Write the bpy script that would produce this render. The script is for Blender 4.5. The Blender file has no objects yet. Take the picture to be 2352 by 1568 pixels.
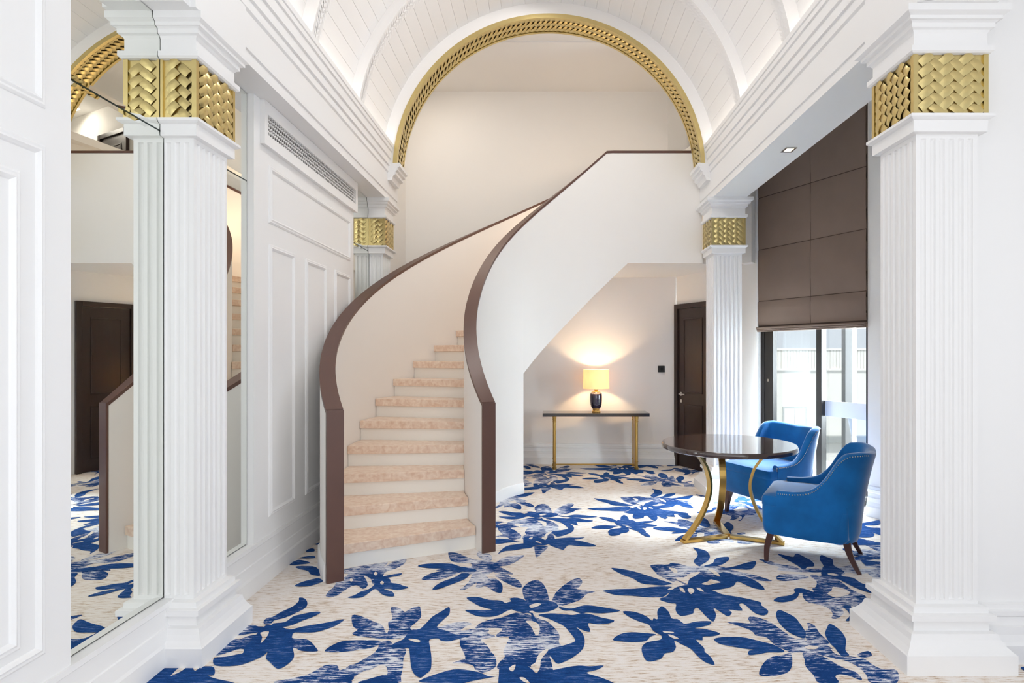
import bpy, bmesh, math, random
from mathutils import Vector, Matrix
from mathutils.geometry import tessellate_polygon

R = math.radians
random.seed(4)
SC = bpy.context.scene
COL = SC.collection
PI = math.pi

# ------------------------------------------------------------------ camera, world, sun, exposure
F, U0, V0, EYE = 1350.0, 1252.0, 811.0, 1.45      # focal length and vanishing point of the 2352 x 1568 frame
cd = bpy.data.cameras.new('camera')
cd.sensor_width = 36.0
cd.lens = 36.0 * F / 2352.0
cd.shift_x = -(U0 - 1176.0) / 2352.0
cd.shift_y = (V0 - 784.0) / 2352.0
cd.clip_start = 0.05
cam = bpy.data.objects.new('camera', cd)
COL.objects.link(cam)
cam.location = (0, 0, EYE)
cam.rotation_euler = (R(90), 0, 0)
SC.camera = cam

w = bpy.data.worlds.new('sky')
SC.world = w
w.use_nodes = True
bg = w.node_tree.nodes['Background']
bg.inputs[0].default_value = (0.84, 0.91, 1.0, 1)
bg.inputs[1].default_value = 0.70

sd = bpy.data.lights.new('sun', 'SUN')
sd.energy = 2.9
sd.angle = R(2)
sd.color = (1.0, 0.97, 0.92)
sun = bpy.data.objects.new('sun', sd)
COL.objects.link(sun)
sun.rotation_euler = Vector((0.75, 0.45, -0.55)).to_track_quat('-Z', 'Y').to_euler()

def area(name, loc, direction, sx, sy, power, color):
    l = bpy.data.lights.new(name, 'AREA')
    l.shape = 'RECTANGLE'; l.size = sx; l.size_y = sy; l.energy = power; l.color = color
    o = bpy.data.objects.new(name, l); COL.objects.link(o)
    o.location = loc
    o.rotation_euler = Vector(direction).to_track_quat('-Z', 'Z').to_euler()
    return o
def point(name, loc, power, color, radius=0.08):
    l = bpy.data.lights.new(name, 'POINT')
    l.energy = power; l.color = color; l.shadow_soft_size = radius
    o = bpy.data.objects.new(name, l); COL.objects.link(o)
    o.location = loc
    return o
# area lamps added as daylight fill for the unseen front room windows
area('window_daylight_rear', (0.2, -2.3, 1.5), (0, 1, 0), 4.6, 2.4, 38, (0.94, 0.97, 1.0))
area('window_daylight_side', (5.6, -0.2, 1.6), (-1, 0.0, 0), 3.6, 2.6, 34, (0.86, 0.93, 1.0)).data.spread = R(80)
# daylight through the balcony window
area('window_daylight_balcony', (3.99, 6.56, 3.3), (-0.8908, -0.4543, -0.95), 2.6, 1.4, 1500, (0.86, 0.94, 1.0))
area('window_daylight_balcony_side', (4.39, 5.04, 1.4), (-0.90, 0.42, 0), 1.6, 1.8, 300, (0.86, 0.94, 1.0))
# fill lamps added unseen at the vault crown and front room; landing, stairwell lamps
area('vault_crown_lamp', (0.04, 3.4, 4.99), (0, 0.5, -1), 0.5, 1.2, 16, (1.0, 0.97, 0.94))
area('vault_crown_lamp_rear', (0.04, 5.0, 4.99), (-0.25, 0, -1), 0.5, 1.2, 19, (1.0, 0.97, 0.94))
area('front_room_lamp', (0.6, 0.8, 3.46), (0, 0.25, -1), 3.0, 1.6, 9, (0.97, 0.98, 1.0))
area('landing_ceiling_lamp', (3.15, 8.12, 4.86), (-0.3, -0.1, -1), 0.4, 0.4, 6, (1.0, 0.92, 0.82))
area('stairwell_ceiling_lamp', (-1.5, 6.9, 4.86), (0.2, 0, -1), 0.5, 0.5, 4.5, (1.0, 0.90, 0.78))
point('stairwell_lamp', (0.45, 7.0, 3.1), 6, (1.0, 0.76, 0.52), 0.15)

SC.view_settings.view_transform = 'Standard'
SC.view_settings.look = 'None'
SC.view_settings.exposure = 0.44
SC.view_settings.gamma = 1.0
SC.view_settings.use_curve_mapping = False
SC.cycles.max_bounces = 10
SC.cycles.diffuse_bounces = 6

# ------------------------------------------------------------------ materials
def new_mat(name):
    m = bpy.data.materials.new(name); m.use_nodes = True
    return m, m.node_tree.nodes, m.node_tree.links, m.node_tree.nodes['Principled BSDF']
def pmat(name, col, rough=0.5, metal=0.0, spec=0.5, bump=0.0, bscale=40.0, bstretch=(1, 1, 1), var=0.0, vscale=3.0, coat=0.0, sheen=0.0):
    m, n, l, b = new_mat(name)
    b.inputs['Base Color'].default_value = (*col, 1)
    b.inputs['Roughness'].default_value = rough
    b.inputs['Metallic'].default_value = metal
    b.inputs['Specular IOR Level'].default_value = spec
    b.inputs['Coat Weight'].default_value = coat
    b.inputs['Coat Roughness'].default_value = 0.08
    b.inputs['Sheen Weight'].default_value = sheen
    b.inputs['Sheen Roughness'].default_value = 0.35
    if bump or var:
        tc = n.new('ShaderNodeTexCoord')
        mp = n.new('ShaderNodeMapping'); mp.inputs['Scale'].default_value = bstretch
        l.new(tc.outputs['Object'], mp.inputs['Vector'])
    if bump:
        nz = n.new('ShaderNodeTexNoise'); nz.inputs['Scale'].default_value = bscale; nz.inputs['Detail'].default_value = 4
        bp = n.new('ShaderNodeBump'); bp.inputs['Strength'].default_value = bump; bp.inputs['Distance'].default_value = 0.002
        l.new(mp.outputs[0], nz.inputs['Vector']); l.new(nz.outputs[0], bp.inputs['Height']); l.new(bp.outputs[0], b.inputs['Normal'])
    if var:
        nv = n.new('ShaderNodeTexNoise'); nv.inputs['Scale'].default_value = vscale; nv.inputs['Detail'].default_value = 5
        mx = n.new('ShaderNodeMix'); mx.data_type = 'RGBA'
        mx.inputs[6].default_value = (*[c * (1 - var) for c in col], 1)
        mx.inputs[7].default_value = (*[min(1, c * (1 + var)) for c in col], 1)
        l.new(mp.outputs[0], nv.inputs['Vector']); l.new(nv.outputs[0], mx.inputs[0]); l.new(mx.outputs[2], b.inputs['Base Color'])
    return m

M = {}
M['white'] = pmat('white_paint', (0.88, 0.875, 0.87), 0.45, bump=0.03, bscale=60)
M['wall'] = pmat('wall_paint', (0.88, 0.86, 0.83), 0.7, bump=0.05, bscale=90)
M['stairwall'] = pmat('warm_white_plaster', (0.90, 0.87, 0.83), 0.65, bump=0.05, bscale=70)
M['vault'] = pmat('vault_paint', (0.88, 0.87, 0.86), 0.5, bump=0.03, bscale=60)
M['alcove'] = pmat('alcove_paint', (0.90, 0.86, 0.83), 0.7, bump=0.05, bscale=90)
M['riser'] = pmat('riser_paint', (0.93, 0.91, 0.85), 0.5)
M['gold'] = pmat('gold_leaf', (0.66, 0.53, 0.24), 0.30, 1.0, bump=0.08, bscale=120, var=0.08, vscale=20)
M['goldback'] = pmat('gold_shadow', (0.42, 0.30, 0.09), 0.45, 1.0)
M['brass'] = pmat('brushed_brass', (0.62, 0.40, 0.12), 0.28, 1.0, bump=0.05, bscale=200)
M['rail'] = pmat('brown_rail_paint', (0.115, 0.052, 0.038), 0.38, spec=0.6, var=0.12, vscale=5, bump=0.04, bscale=30)
M['darkwood'] = pmat('dark_wenge_wood', (0.030, 0.016, 0.013), 0.30, spec=0.5, var=0.25, vscale=3, bstretch=(8, 8, 1))
M['tabletop'] = pmat('lacquered_tabletop', (0.045, 0.022, 0.018), 0.10, spec=0.7, var=0.2, vscale=4, bstretch=(1, 8, 1), coat=1.0)
M['consoletop'] = pmat('console_top', (0.022, 0.016, 0.014), 0.16, spec=0.7, coat=0.6)
M['chairleg'] = pmat('chair_leg_wood', (0.075, 0.030, 0.024), 0.3)
M['velvet'] = pmat('blue_velvet', (0.004, 0.135, 0.41), 0.75, spec=0.25, var=0.5, vscale=6, sheen=0.8, bump=0.15, bscale=260)
M['nail'] = pmat('nailhead_metal', (0.55, 0.50, 0.42), 0.3, 1.0)
M['blind'] = pmat('brown_blind_fabric', (0.225, 0.165, 0.130), 0.85, spec=0.2, bump=0.12, bscale=300, var=0.15, vscale=2.5)
M['blindseam'] = pmat('blind_seam', (0.07, 0.05, 0.04), 0.9, spec=0.1)
M['frame'] = pmat('bronze_window_frame', (0.010, 0.0075, 0.0065), 0.35, spec=0.5)
M['steel'] = pmat('satin_steel', (0.6, 0.58, 0.54), 0.25, 1.0)
M['black'] = pmat('black_plate', (0.012, 0.011, 0.011), 0.4)
M['void'] = pmat('dark_duct', (0.010, 0.010, 0.010), 0.9)
M['ceramic'] = pmat('indigo_ceramic', (0.020, 0.017, 0.045), 0.12, spec=0.7, coat=0.6)
M['extwhite'] = pmat('outside_render', (0.85, 0.84, 0.80), 0.8, var=0.05, vscale=1)
M['extgrey'] = pmat('outside_grey', (0.35, 0.37, 0.36), 0.6)
M['extdark'] = pmat('outside_dark', (0.010, 0.010, 0.011), 0.6, var=0.5, vscale=6)
M['frost'] = pmat('frosted_band', (0.85, 0.87, 0.90), 0.6)

def marble():
    m, n, l, b = new_mat('pink_marble')
    tc = n.new('ShaderNodeTexCoord')
    nz = n.new('ShaderNodeTexNoise'); nz.inputs['Scale'].default_value = 26; nz.inputs['Detail'].default_value = 8; nz.inputs['Distortion'].default_value = 0.7
    cr = n.new('ShaderNodeValToRGB')
    cr.color_ramp.elements[0].position = 0.30; cr.color_ramp.elements[0].color = (0.72, 0.50, 0.36, 1)
    cr.color_ramp.elements[1].position = 0.66; cr.color_ramp.elements[1].color = (0.90, 0.74, 0.60, 1)
    l.new(tc.outputs['Object'], nz.inputs['Vector']); l.new(nz.outputs[0], cr.inputs[0]); l.new(cr.outputs[0], b.inputs['Base Color'])
    b.inputs['Roughness'].default_value = 0.28
    return m
M['marble'] = marble()

def carpet(name, ca, cb, cc, lo, hi, patch):
    """woven pile: short streaks along the room's width plus yarn grain"""
    m, n, l, b = new_mat(name)
    tc = n.new('ShaderNodeTexCoord')
    mp = n.new('ShaderNodeMapping'); mp.inputs['Scale'].default_value = (13.0, 88.0, 1)
    nz = n.new('ShaderNodeTexNoise'); nz.inputs['Scale'].default_value = 1.0; nz.inputs['Detail'].default_value = 5; nz.inputs['Roughness'].default_value = 0.7
    l.new(tc.outputs['Object'], mp.inputs['Vector']); l.new(mp.outputs[0], nz.inputs['Vector'])
    n2 = n.new('ShaderNodeTexNoise'); n2.inputs['Scale'].default_value = 3.2; n2.inputs['Detail'].default_value = 3
    l.new(tc.outputs['Object'], n2.inputs['Vector'])
    ad = n.new('ShaderNodeMath'); ad.operation = 'MULTIPLY_ADD'; ad.inputs[1].default_value = patch
    sb = n.new('ShaderNodeMath'); sb.operation = 'SUBTRACT'; sb.inputs[1].default_value = 0.5
    l.new(n2.outputs[0], sb.inputs[0]); l.new(sb.outputs[0], ad.inputs[0]); l.new(nz.outputs[0], ad.inputs[2])
    cr = n.new('ShaderNodeValToRGB')
    e = cr.color_ramp.elements
    e[0].position = lo; e[0].color = (*ca, 1)
    e[1].position = hi; e[1].color = (*cc, 1)
    x = e.new((lo + hi) / 2); x.color = (*cb, 1)
    l.new(ad.outputs[0], cr.inputs[0])
    n3 = n.new('ShaderNodeTexNoise'); n3.inputs['Scale'].default_value = 260; n3.inputs['Detail'].default_value = 2
    l.new(tc.outputs['Object'], n3.inputs['Vector'])
    mx = n.new('ShaderNodeMix'); mx.data_type = 'RGBA'; mx.blend_type = 'OVERLAY'; mx.inputs[0].default_value = 0.45
    l.new(cr.outputs[0], mx.inputs[6]); l.new(n3.outputs[0], mx.inputs[7]); l.new(mx.outputs[2], b.inputs['Base Color'])
    bp = n.new('ShaderNodeBump'); bp.inputs['Strength'].default_value = 0.35; bp.inputs['Distance'].default_value = 0.003
    l.new(n3.outputs[0], bp.inputs['Height']); l.new(bp.outputs[0], b.inputs['Normal'])
    b.inputs['Roughness'].default_value = 0.95
    b.inputs['Specular IOR Level'].default_value = 0.1
    return m
M['carpet'] = carpet('carpet_beige', (0.50, 0.36, 0.25), (0.80, 0.72, 0.64), (0.86, 0.81, 0.77), 0.36, 0.56, 0.18)
M['carpet_blue'] = carpet('carpet_navy', (0.007, 0.042, 0.17), (0.013, 0.072, 0.26), (0.22, 0.30, 0.50), 0.36, 0.74, 0.3)
M['carpet_streak'] = carpet('carpet_streaked_blue', (0.008, 0.048, 0.19), (0.030, 0.095, 0.30), (0.74, 0.75, 0.80), 0.46, 0.58, 0.6)

def mirror_mat():
    m, n, l, b = new_mat('mirror_silver')
    b.inputs['Base Color'].default_value = (0.88, 0.90, 0.86, 1)
    b.inputs['Metallic'].default_value = 1.0
    b.inputs['Roughness'].default_value = 0.0
    return m
M['mirror'] = mirror_mat()
M['mirroredge'] = pmat('mirror_edge', (0.03, 0.05, 0.045), 0.1, 0.6)

def glass_mat():
    m, n, l, b = new_mat('window_glass')
    n.remove(b)
    t = n.new('ShaderNodeBsdfTransparent'); t.inputs[0].default_value = (0.95, 0.97, 0.97, 1)
    g = n.new('ShaderNodeBsdfGlossy'); g.inputs['Roughness'].default_value = 0.0
    mx = n.new('ShaderNodeMixShader'); mx.inputs[0].default_value = 0.07
    l.new(t.outputs[0], mx.inputs[1]); l.new(g.outputs[0], mx.inputs[2])
    l.new(mx.outputs[0], n['Material Output'].inputs[0])
    return m
M['glass'] = glass_mat()

def emit(name, col, s):
    m, n, l, b = new_mat(name)
    b.inputs['Base Color'].default_value = (*col, 1)
    b.inputs['Emission Color'].default_value = (*col, 1)
    b.inputs['Emission Strength'].default_value = s
    return m
M['led'] = emit('cove_led', (1.0, 0.94, 0.88), 5.0)
M['bulb'] = emit('warm_bulb', (1.0, 0.72, 0.40), 40.0)
M['downlight'] = emit('downlight_lens', (1.0, 0.95, 0.85), 0.5)
def shade_mat():
    m, n, l, b = new_mat('lit_linen_shade')
    b.inputs['Base Color'].default_value = (0.85, 0.70, 0.48, 1)
    b.inputs['Roughness'].default_value = 0.8
    b.inputs['Emission Color'].default_value = (1.0, 0.76, 0.45, 1)
    b.inputs['Emission Strength'].default_value = 0.40
    t = n.new('ShaderNodeBsdfTranslucent'); t.inputs[0].default_value = (0.9, 0.66, 0.36, 1)
    mx = n.new('ShaderNodeMixShader'); mx.inputs[0].default_value = 0.35
    l.new(b.outputs[0], mx.inputs[1]); l.new(t.outputs[0], mx.inputs[2]); l.new(mx.outputs[0], n['Material Output'].inputs[0])
    return m
M['shade'] = shade_mat()

# ------------------------------------------------------------------ mesh helpers
class MB:
    def __init__(s, off=(0, 0, 0)):
        s.v = []; s.f = []; s.mi = []; s.o = Vector(off)
    def _add(s, vs, fs, mi=0):
        b = len(s.v)
        s.v += [tuple(Vector(p) - s.o) for p in vs]
        s.f += [tuple(b + i for i in q) for q in fs]
        s.mi += [mi] * len(fs)
    def box(s, a, b, mi=0):
        x0, y0, z0 = a; x1, y1, z1 = b
        s.prism([(x0, y0), (x1, y0), (x1, y1), (x0, y1)], z0, z1, mi)
    def prism(s, poly, z0, z1, mi=0):
        n = len(poly)
        vs = [(x, y, z0) for x, y in poly] + [(x, y, z1) for x, y in poly]
        fs = [tuple(reversed(range(n))), tuple(range(n, 2 * n))] + [(i, (i + 1) % n, n + (i + 1) % n, n + i) for i in range(n)]
        s._add(vs, fs, mi)
    def loft(s, rings, caps=True, mi=0, closed=True):
        n = len(rings[0]); vs = [p for r in rings for p in r]; fs = []
        for k in range(len(rings) - 1):
            for i in range(n if closed else n - 1):
                j = (i + 1) % n
                fs.append((k * n + i, k * n + j, (k + 1) * n + j, (k + 1) * n + i))
        if caps:
            fs.append(tuple(reversed(range(n))))
            fs.append(tuple((len(rings) - 1) * n + i for i in range(n)))
        s._add(vs, fs, mi)
    def lathe(s, prof, c=(0, 0), n=24, mi=0):
        s.loft([[(c[0] + r * math.cos(2 * PI * i / n), c[1] + r * math.sin(2 * PI * i / n), z) for i in range(n)] for r, z in prof], True, mi)
    def tube(s, pts, r, n=8, mi=0, up=(0, 0, 1)):
        """r: radius or list"""
        pts = [Vector(p) for p in pts]; rings = []
        for i, p in enumerate(pts):
            d = (pts[min(i + 1, len(pts) - 1)] - pts[max(i - 1, 0)]).normalized()
            a = d.cross(Vector(up))
            if a.length < 1e-4: a = d.cross(Vector((1, 0, 0)))
            a.normalize(); b = d.cross(a)
            rr = r[i] if isinstance(r, (list, tuple)) else r
            rings.append([tuple(p + a * rr * math.cos(2 * PI * k / n) + b * rr * math.sin(2 * PI * k / n)) for k in range(n)])
        s.loft(rings, True, mi)
    def bar(s, pts, side, w, t, mi=0):
        """flat bar along pts: width w along vector side, thickness t normal to it"""
        pts = [Vector(p) for p in pts]; sd_ = Vector(side).normalized(); rings = []
        for i, p in enumerate(pts):
            d = (pts[min(i + 1, len(pts) - 1)] - pts[max(i - 1, 0)]).normalized()
            nn = d.cross(sd_).normalized()
            rings.append([tuple(p + sd_ * a * w / 2 + nn * b * t / 2) for a, b in ((-1, -1), (1, -1), (1, 1), (-1, 1))])
        s.loft(rings, True, mi)
    def grid(s, rows, mi=0):
        n = len(rows[0]); vs = [p for r in rows for p in r]
        fs = [(k * n + i, k * n + i + 1, (k + 1) * n + i + 1, (k + 1) * n + i) for k in range(len(rows) - 1) for i in range(n - 1)]
        s._add(vs, fs, mi)
    def mesh(s, name, mats):
        me = bpy.data.meshes.new(name)
        me.from_pydata(s.v, [], s.f)
        for m in (mats if isinstance(mats, (list, tuple)) else [mats]): me.materials.append(m)
        me.polygons.foreach_set('material_index', s.mi)
        bm = bmesh.new(); bm.from_mesh(me)
        bmesh.ops.recalc_face_normals(bm, faces=bm.faces)
        bm.to_mesh(me); bm.free()
        return me
    def build(s, name, mats, parent=None, smooth=False, bevel=0.0, recalc=True):
        o = bpy.data.objects.new(name, s.mesh(name, mats))
        COL.objects.link(o)
        if parent: o.parent = parent
        if smooth:
            for p in o.data.polygons: p.use_smooth = True
            try:
                o.data.set_sharp_from_angle(angle=R(40))
            except Exception: pass
        if bevel:
            md = o.modifiers.new('bevel', 'BEVEL'); md.width = bevel; md.segments = 2; md.limit_method = 'ANGLE'; md.angle_limit = R(35)
        return o

def tag(o, label, cat, group=None):
    o['label'] = label; o['category'] = cat
    if group: o['group'] = group
    return o
def thing(name, label, cat, loc=(0, 0, 0), rz=0.0, group=None):
    o = bpy.data.objects.new(name, None); COL.objects.link(o)
    o.empty_display_size = 0.1
    o.location = loc; o.rotation_euler = (0, 0, rz)
    return tag(o, label, cat, group)
def struct(o):
    o['kind'] = 'structure'; return o
def stuff(o):
    o['kind'] = 'stuff'; return o
def inst(src, name, parent, loc=(0, 0, 0), rot=(0, 0, 0), scale=None):
    """another object that shares the mesh of src"""
    o = bpy.data.objects.new(name, src if isinstance(src, bpy.types.Mesh) else src.data)
    COL.objects.link(o); o.parent = parent; o.location = loc; o.rotation_euler = rot
    if scale: o.scale = scale
    return o
def copy_tree(o, parent=None):
    c = o.copy(); COL.objects.link(c); c.parent = parent
    for ch in list(o.children): copy_tree(ch, c)
    return c
def catmull(pts, seg=3, closed=True):
    n = len(pts); out = []
    for i in range(n if closed else n - 1):
        p0, p1, p2, p3 = [Vector(pts[(i + k) % n]) if closed else Vector(pts[max(0, min(n - 1, i + k))]) for k in (-1, 0, 1, 2)]
        for s_ in range(seg):
            t = s_ / seg
            out.append(tuple(0.5 * ((2 * p1) + (p2 - p0) * t + (2 * p0 - 5 * p1 + 4 * p2 - p3) * t * t + (3 * p1 - p0 - 3 * p2 + p3) * t ** 3)))
    if not closed: out.append(tuple(pts[-1]))
    return out

# ------------------------------------------------------------------ key dimensions
XC = 0.04                      # axis of the vaulted hall
ZV, RV, RR, RA = 3.33, 1.725, 1.64, 1.565   # springing height, vault, rib and gold-arch radii
XM = -1.814                    # mirror plane on the left wall
XP = -1.775                    # face of the white panelling
XBL, XBR = -1.625, 1.705       # inner faces of the beams
ZB = 3.034                     # underside of the beams
YA0, YA1 = 6.04, 6.32          # arch wall
YL = 6.44                      # face of the landing parapet
# the splayed right wall: origin P0, direction DW (going away), normal NW (into the room)
P0 = Vector((2.908, 5.297)); DW = Vector((-0.4543, 0.8908)); NW = Vector((-0.8908, -0.4543))
def wp(t, n=0.0):
    p = P0 + DW * t + NW * n
    return (p.x, p.y)
def wq(t0, t1, n0, n1):
    return [wp(t0, n0), wp(t1, n0), wp(t1, n1), wp(t0, n1)]

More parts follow.
